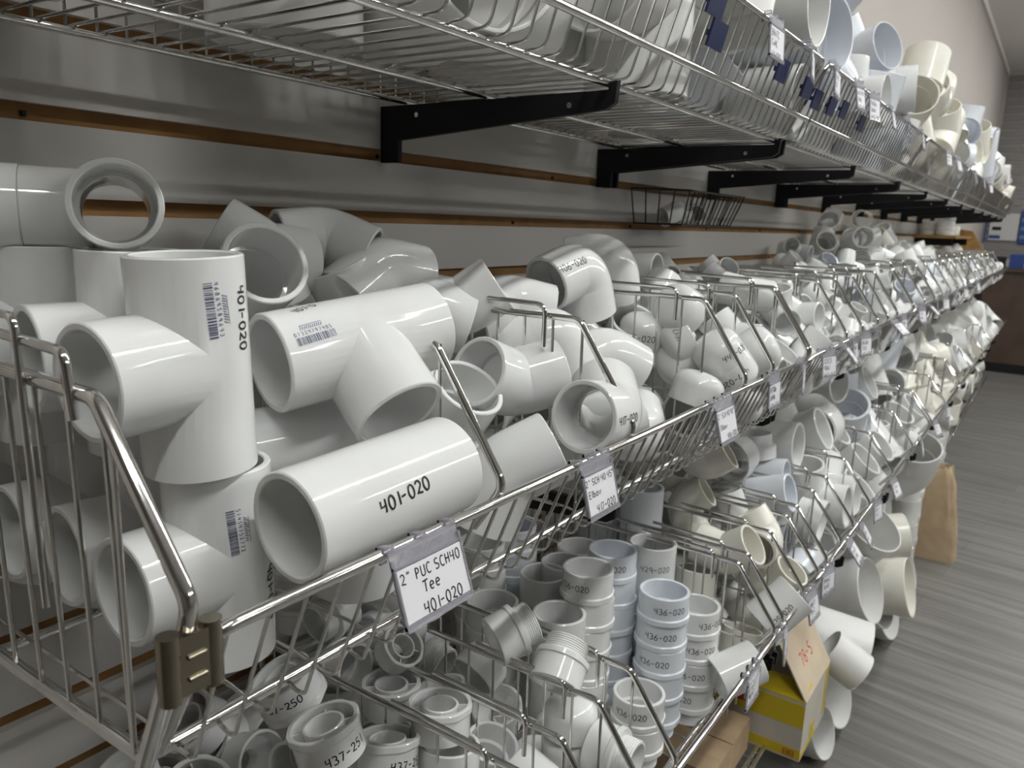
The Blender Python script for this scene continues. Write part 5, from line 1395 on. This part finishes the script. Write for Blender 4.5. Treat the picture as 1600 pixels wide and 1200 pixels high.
(1,1,2,0,5,2,3,6.537,.437,.321,.602,.372,.371,-.601),
(2,1,0,0,5,1,2,5.732,.443,.38,.415,-.411,-.567,-.581),
(2,1,0,0,5,2,2,6.101,.443,.309,.168,.524,-.659,.512),
(12,1.1,3,0,0,1,1,.261,.632,.208,.667,.234,-.667,-.234),
(1,1.1,3,0,0,1,1,.477,.578,.237,.34,.001,-0,.94),
(3,1,3,0,0,2,4,.572,.486,.202,.687,-.688,.166,-.163),
(2,1,3,0,0,0,0,.597,.397,.306,.237,.869,-.115,.419),
(1,1.1,3,0,0,0,0,.681,.584,.315,.54,-.456,.457,.54),
(3,1,3,0,0,1,4,.332,.418,.203,.702,.081,-.702,-.088),
(14,1,3,0,0,0,0,.601,.575,.42,.265,-.444,.581,.628),
(2,1,3,0,0,1,2,.815,.559,.204,.706,.706,-.031,.031),
(14,1,3,0,0,1,1,1.011,.551,.202,.149,.15,.691,.691),
(1,1.1,1,0,0,1,1,1.2,.545,.208,.311,.55,-.444,.635),
(1,1.1,1,0,0,0,0,.822,.581,.358,.931,-.016,-.041,.363),
(3,1,3,0,0,0,0,1.016,.52,.369,.066,-.629,.01,.774),
(2,1,3,0,0,2,2,1.226,.441,.32,.441,-.553,.553,-.441),
(3,1,3,0,0,3,4,.86,.433,.254,.002,-.001,1,.004),
(3,1,3,0,0,4,4,1.048,.396,.354,.175,-.049,-.983,.008),
(14,1,3,0,0,0,0,.881,.406,.468,.389,-.631,-.576,.345),
(2,1,3,0,0,0,0,1.169,.396,.457,.004,.993,.025,-.116),
(12,1.3,2,3,1,1,1,4.417,.449,-1.019,0,.929,.369,0),
(1,1.3,3,3,1,1,1,4.368,.457,-.875,.619,.677,-.393,-.061),
(2,1.3,3,3,2,1,3,4.803,.507,-.934,.607,.246,.297,-.694),
(2,1.3,3,3,2,2,3,4.791,.507,-.788,.402,.541,-.704,-.224),
(2,1.2,2,3,2,1,1,5.492,.462,-.875,.155,-.155,-.69,-.69),
(12,1.3,2,3,2,1,1,4.945,.419,-.959,.018,-.966,-.217,-.141),
(1,1.3,3,3,2,1,1,5.067,.465,-.847,.519,-.313,-.557,-.568),
(2,1.3,3,3,2,3,3,5.293,.434,-.824,.125,.573,.193,.787),
(3,1.1,3,3,3,1,2,6.375,.468,-.914,.509,.695,-.5,-.087),
(2,1.2,2,3,3,1,1,5.888,.461,-.923,.102,.361,-.806,.458),
(12,1.3,2,3,3,1,1,6.047,.437,-.803,.343,.757,-.545,.109),
(3,1.1,3,3,3,2,2,6.531,.47,-.789,.563,-.429,-.428,-.561),
(10,.8,0,2,0,2,4,.489,.641,-.616,.821,.083,-.554,-.107),
(6,.8,0,2,0,0,0,.307,.556,-.583,.844,.243,.436,.194),
(10,.8,0,2,0,0,0,.366,.646,-.576,.188,-.203,.961,.008),
(6,.8,0,2,0,0,0,.462,.577,-.629,.571,.572,-.416,-.417),
(6,.8,0,2,0,0,0,.368,.51,-.593,.393,.825,.326,.242),
(4,.8,0,2,0,1,4,.367,.648,-.574,.366,.187,-.025,-.911),
(4,.8,0,2,0,0,0,.469,.52,-.598,.061,.992,.111,-.007),
(10,.8,0,2,0,0,0,.443,.594,-.571,.155,.967,-.184,.085),
(0,.8,0,2,0,0,0,.35,.457,-.597,.253,.487,.313,-.776),
(10,.8,0,2,0,1,4,.339,.649,-.546,.789,.187,-.176,-.558),
(10,.8,0,2,0,0,0,.393,.563,-.605,.064,.129,-.986,-.082),
(10,.8,0,2,0,4,4,.498,.501,-.565,.715,.064,-.696,-.024),
(6,.8,0,2,0,1,2,.471,.648,-.548,.698,.678,-.16,.165),
(10,.8,0,2,0,0,0,.382,.574,-.6,.798,.103,.016,.594),
(4,.8,0,2,0,0,0,.433,.449,-.577,.159,-.082,-.939,-.293),
(10,.8,0,2,0,3,4,.425,.609,-.546,.768,.509,.264,-.284),
(6,.8,0,2,0,2,2,.464,.552,-.539,.318,-.537,-.363,.692),
(4,.8,0,2,0,4,4,.436,.647,-.547,.062,-.441,-.02,.895),
(0,.8,0,2,0,0,0,.392,.419,-.619,.177,.094,.158,-.967),
(0,.8,0,2,0,0,0,.39,.413,-.566,.371,.133,.151,-.907),
(4,.8,0,2,0,2,4,.365,.595,-.55,.826,.215,.04,-.52),
(4,.8,0,2,0,0,0,.469,.421,-.63,.966,.232,-.018,.111),
(4,.8,0,2,0,0,0,.468,.406,-.6,.42,.108,-.206,.877),
(4,.8,0,2,0,3,4,.414,.647,-.518,.906,.03,-.41,-.097),
(4,.8,0,2,0,0,0,.355,.519,-.555,.979,-.122,-.157,.051),
(10,.8,0,2,0,0,0,.47,.347,-.625,.435,-.267,.45,.732),
(10,.8,0,2,0,0,0,.411,.366,-.6,.404,.203,-.101,.886),
(4,.8,0,2,0,0,0,.429,.525,-.593,.749,-.119,-.046,-.65),
(0,.72,0,2,1,0,0,.536,.403,-.679,.036,.107,-.939,.324),
(0,.72,0,2,1,0,0,.536,.545,-.691,.912,.25,-.085,.313),
(0,.72,0,2,1,0,0,.536,.512,-.602,.063,-.844,-.53,-.04),
(0,.72,0,2,1,0,0,.536,.652,-.633,.442,.724,-.452,.276),
(0,.72,0,2,1,8,8,.536,.505,-.544,.009,-.529,-.848,-.014),
(0,.72,0,2,1,5,8,.536,.587,-.525,.03,.531,-.845,.048),
(0,.72,0,2,1,0,0,.53,.614,-.593,.405,-.555,.359,-.632),
(0,.72,0,2,1,6,8,.536,.587,-.48,.714,.618,.216,-.25),
(0,.72,0,2,1,3,8,.536,.64,-.488,.241,.912,-.32,.085),
(0,.72,0,2,1,0,0,.544,.448,-.66,.441,-.528,-.451,.569),
(0,.72,0,2,1,4,8,.53,.598,-.428,.297,.608,.264,.688),
(0,.72,0,2,1,2,8,.536,.652,-.429,.001,-.944,-.33,.002),
(0,.72,0,2,1,7,8,.536,.464,-.362,.658,-.675,.238,.232),
(0,.72,0,2,1,0,0,.536,.592,-.376,.848,-.003,.002,.529),
(0,.72,0,2,1,1,8,.536,.651,-.393,.848,.036,.022,-.528),
(6,.85,0,2,2,0,0,.604,.456,-.692,0,-.9,-.436,0),
(6,.85,0,2,2,0,0,.603,.45,-.629,.657,-.257,.661,-.256),
(6,.85,0,2,2,0,0,.603,.524,-.662,.929,.294,-.069,.214),
(6,.85,0,2,2,2,5,.603,.646,-.634,.154,.161,.696,-.683),
(0,.82,0,2,2,0,0,.603,.4,-.634,0,-0,-.708,.706),
(0,.82,0,2,2,0,0,.599,.396,-.694,.378,-.599,.376,-.597),
(6,.85,0,2,2,0,0,.603,.317,-.631,.351,-.256,-.531,-.727),
(0,.82,0,2,2,3,5,.603,.506,-.599,.36,.695,.552,-.288),
(0,.82,0,2,2,1,5,.608,.649,-.503,.635,.307,-.64,-.305),
(6,.85,0,2,2,5,5,.603,.366,-.573,.631,-.461,-.367,-.504),
(0,.82,0,2,2,4,5,.604,.489,-.539,.891,-.137,.066,.429),
(6,.85,0,2,2,1,5,.604,.63,-.443,.976,.219,-.004,.001),
(0,.82,0,2,2,5,5,.604,.433,-.577,.963,.15,-.034,.22),
(6,.85,0,2,2,3,5,.604,.554,-.578,.867,.247,.116,-.417),
(0,.82,0,2,2,2,5,.603,.576,-.411,.216,.043,.202,-.954),
(6,.85,0,2,2,4,5,.603,.573,-.466,.082,-.701,-.082,.704),
(5,.85,0,2,3,1,7,.661,.649,-.574,.679,.19,.684,.188),
(5,.85,0,2,3,3,7,.676,.499,-.599,.18,-.785,-.578,-.132),
(0,.82,0,2,3,0,0,.669,.328,-.673,.71,-.048,.7,-.052),
(5,.85,0,2,3,5,7,.676,.416,-.625,.001,-0,.117,-.993),
(5,.85,0,2,3,2,7,.676,.592,-.604,.998,.068,.003,-0),
(5,.85,0,2,3,0,0,.676,.356,-.633,.62,.073,.091,-.776),
(5,.85,0,2,3,0,0,.699,.629,-.517,.19,-.679,-.187,.684),
(5,.85,0,2,3,0,0,.676,.282,-.624,.788,-.577,.127,.174),
(0,.82,0,2,3,1,2,.676,.568,-.537,.001,-.004,-.621,-.784),
(0,.82,0,2,3,2,2,.676,.308,-.554,.307,-.296,-.635,-.644),
(5,.85,0,2,3,4,7,.66,.495,-.526,.856,.041,.515,-.038),
(5,.85,0,2,3,6,7,.676,.372,-.588,.004,.001,.01,-1),
(5,.85,0,2,3,7,7,.676,.371,-.549,.627,.007,.007,-.779),
(5,.85,0,2,3,0,0,.676,.644,-.488,.972,-.074,.022,.222),
(9,1.4,2,4,0,1,1,2.184,.576,-1.212,.001,.707,-.001,-.707),
(12,1.45,3,4,0,0,0,2.5,.549,-.958,.017,-.063,-.257,-.964),
(1,1.5,3,4,0,1,2,2.937,.503,-.988,.203,.607,-.651,.408),
(1,1.5,3,4,0,2,2,3.053,.347,-.838,.071,.798,.557,.22),
]
BASE = {'tee': 'tee', 'big_tee': 'tee', 'wye': 'wye', 'elbow90': 'elbow', 'elbow45': 'slight elbow', 'big_elbow90': 'elbow', 'big_elbow45': 'slight elbow', 'coupling': 'coupling', 'pipe_coupling': 'coupling', 'sewer_hub': 'hub', 'cap': 'dome cap', 'adapter': 'adapter', 'bushing': 'bushing', 'reducer_bowl': 'reducer', 'sewer_adapter': 'adapter'}
COLOUR = {'pvc': 'white', 'pvc_sewer': 'white', 'pvc_cream': 'cream', 'pvc_cool': 'bluish white'}
def where(tier, comp):
    if tier == 'middle': return "the middle shelf's %s compartment" % ORD[comp] if comp < 20 else 'the far end of the middle shelf'
    if tier == 'lower': return "the lower shelf's %s compartment" % ORD[comp] if comp < 20 else 'the far end of the lower shelf'
    if tier == 'upper': return "the upper shelf's %s unit" % ORD[comp]
    if tier == 'bottom': return "the bottom shelf's %s unit" % ORD[comp]
    return 'the floor pile under the lower shelf'
for ki, s, mi, ti, comp, rank, tot, x, y, z, qw, qx, qy, qz in PILE:
    kind, m, tier = KINDS[ki], PLASTIC[mi], SHELF[ti]
    what = COLOUR[m] + ' ' + BASE[kind]; at_ = where(tier, comp)
    if rank == 0: lab = what + ' hidden behind the others in ' + at_
    elif tot == 1: lab = 'only ' + what + ' showing in ' + at_
    elif rank == tot: lab = what + ', rightmost such in ' + at_
    elif rank == 1: lab = what + ', leftmost such in ' + at_
    else: lab = what + ', %s such from left in ' % ORD[rank - 1] + at_
    put(kind, (x, y, z), (qw, qx, qy, qz), lab, 'fittings heaped on the %s' % ('%s shelf' % tier if tier != 'floor' else 'floor under the shelves'), s, m)
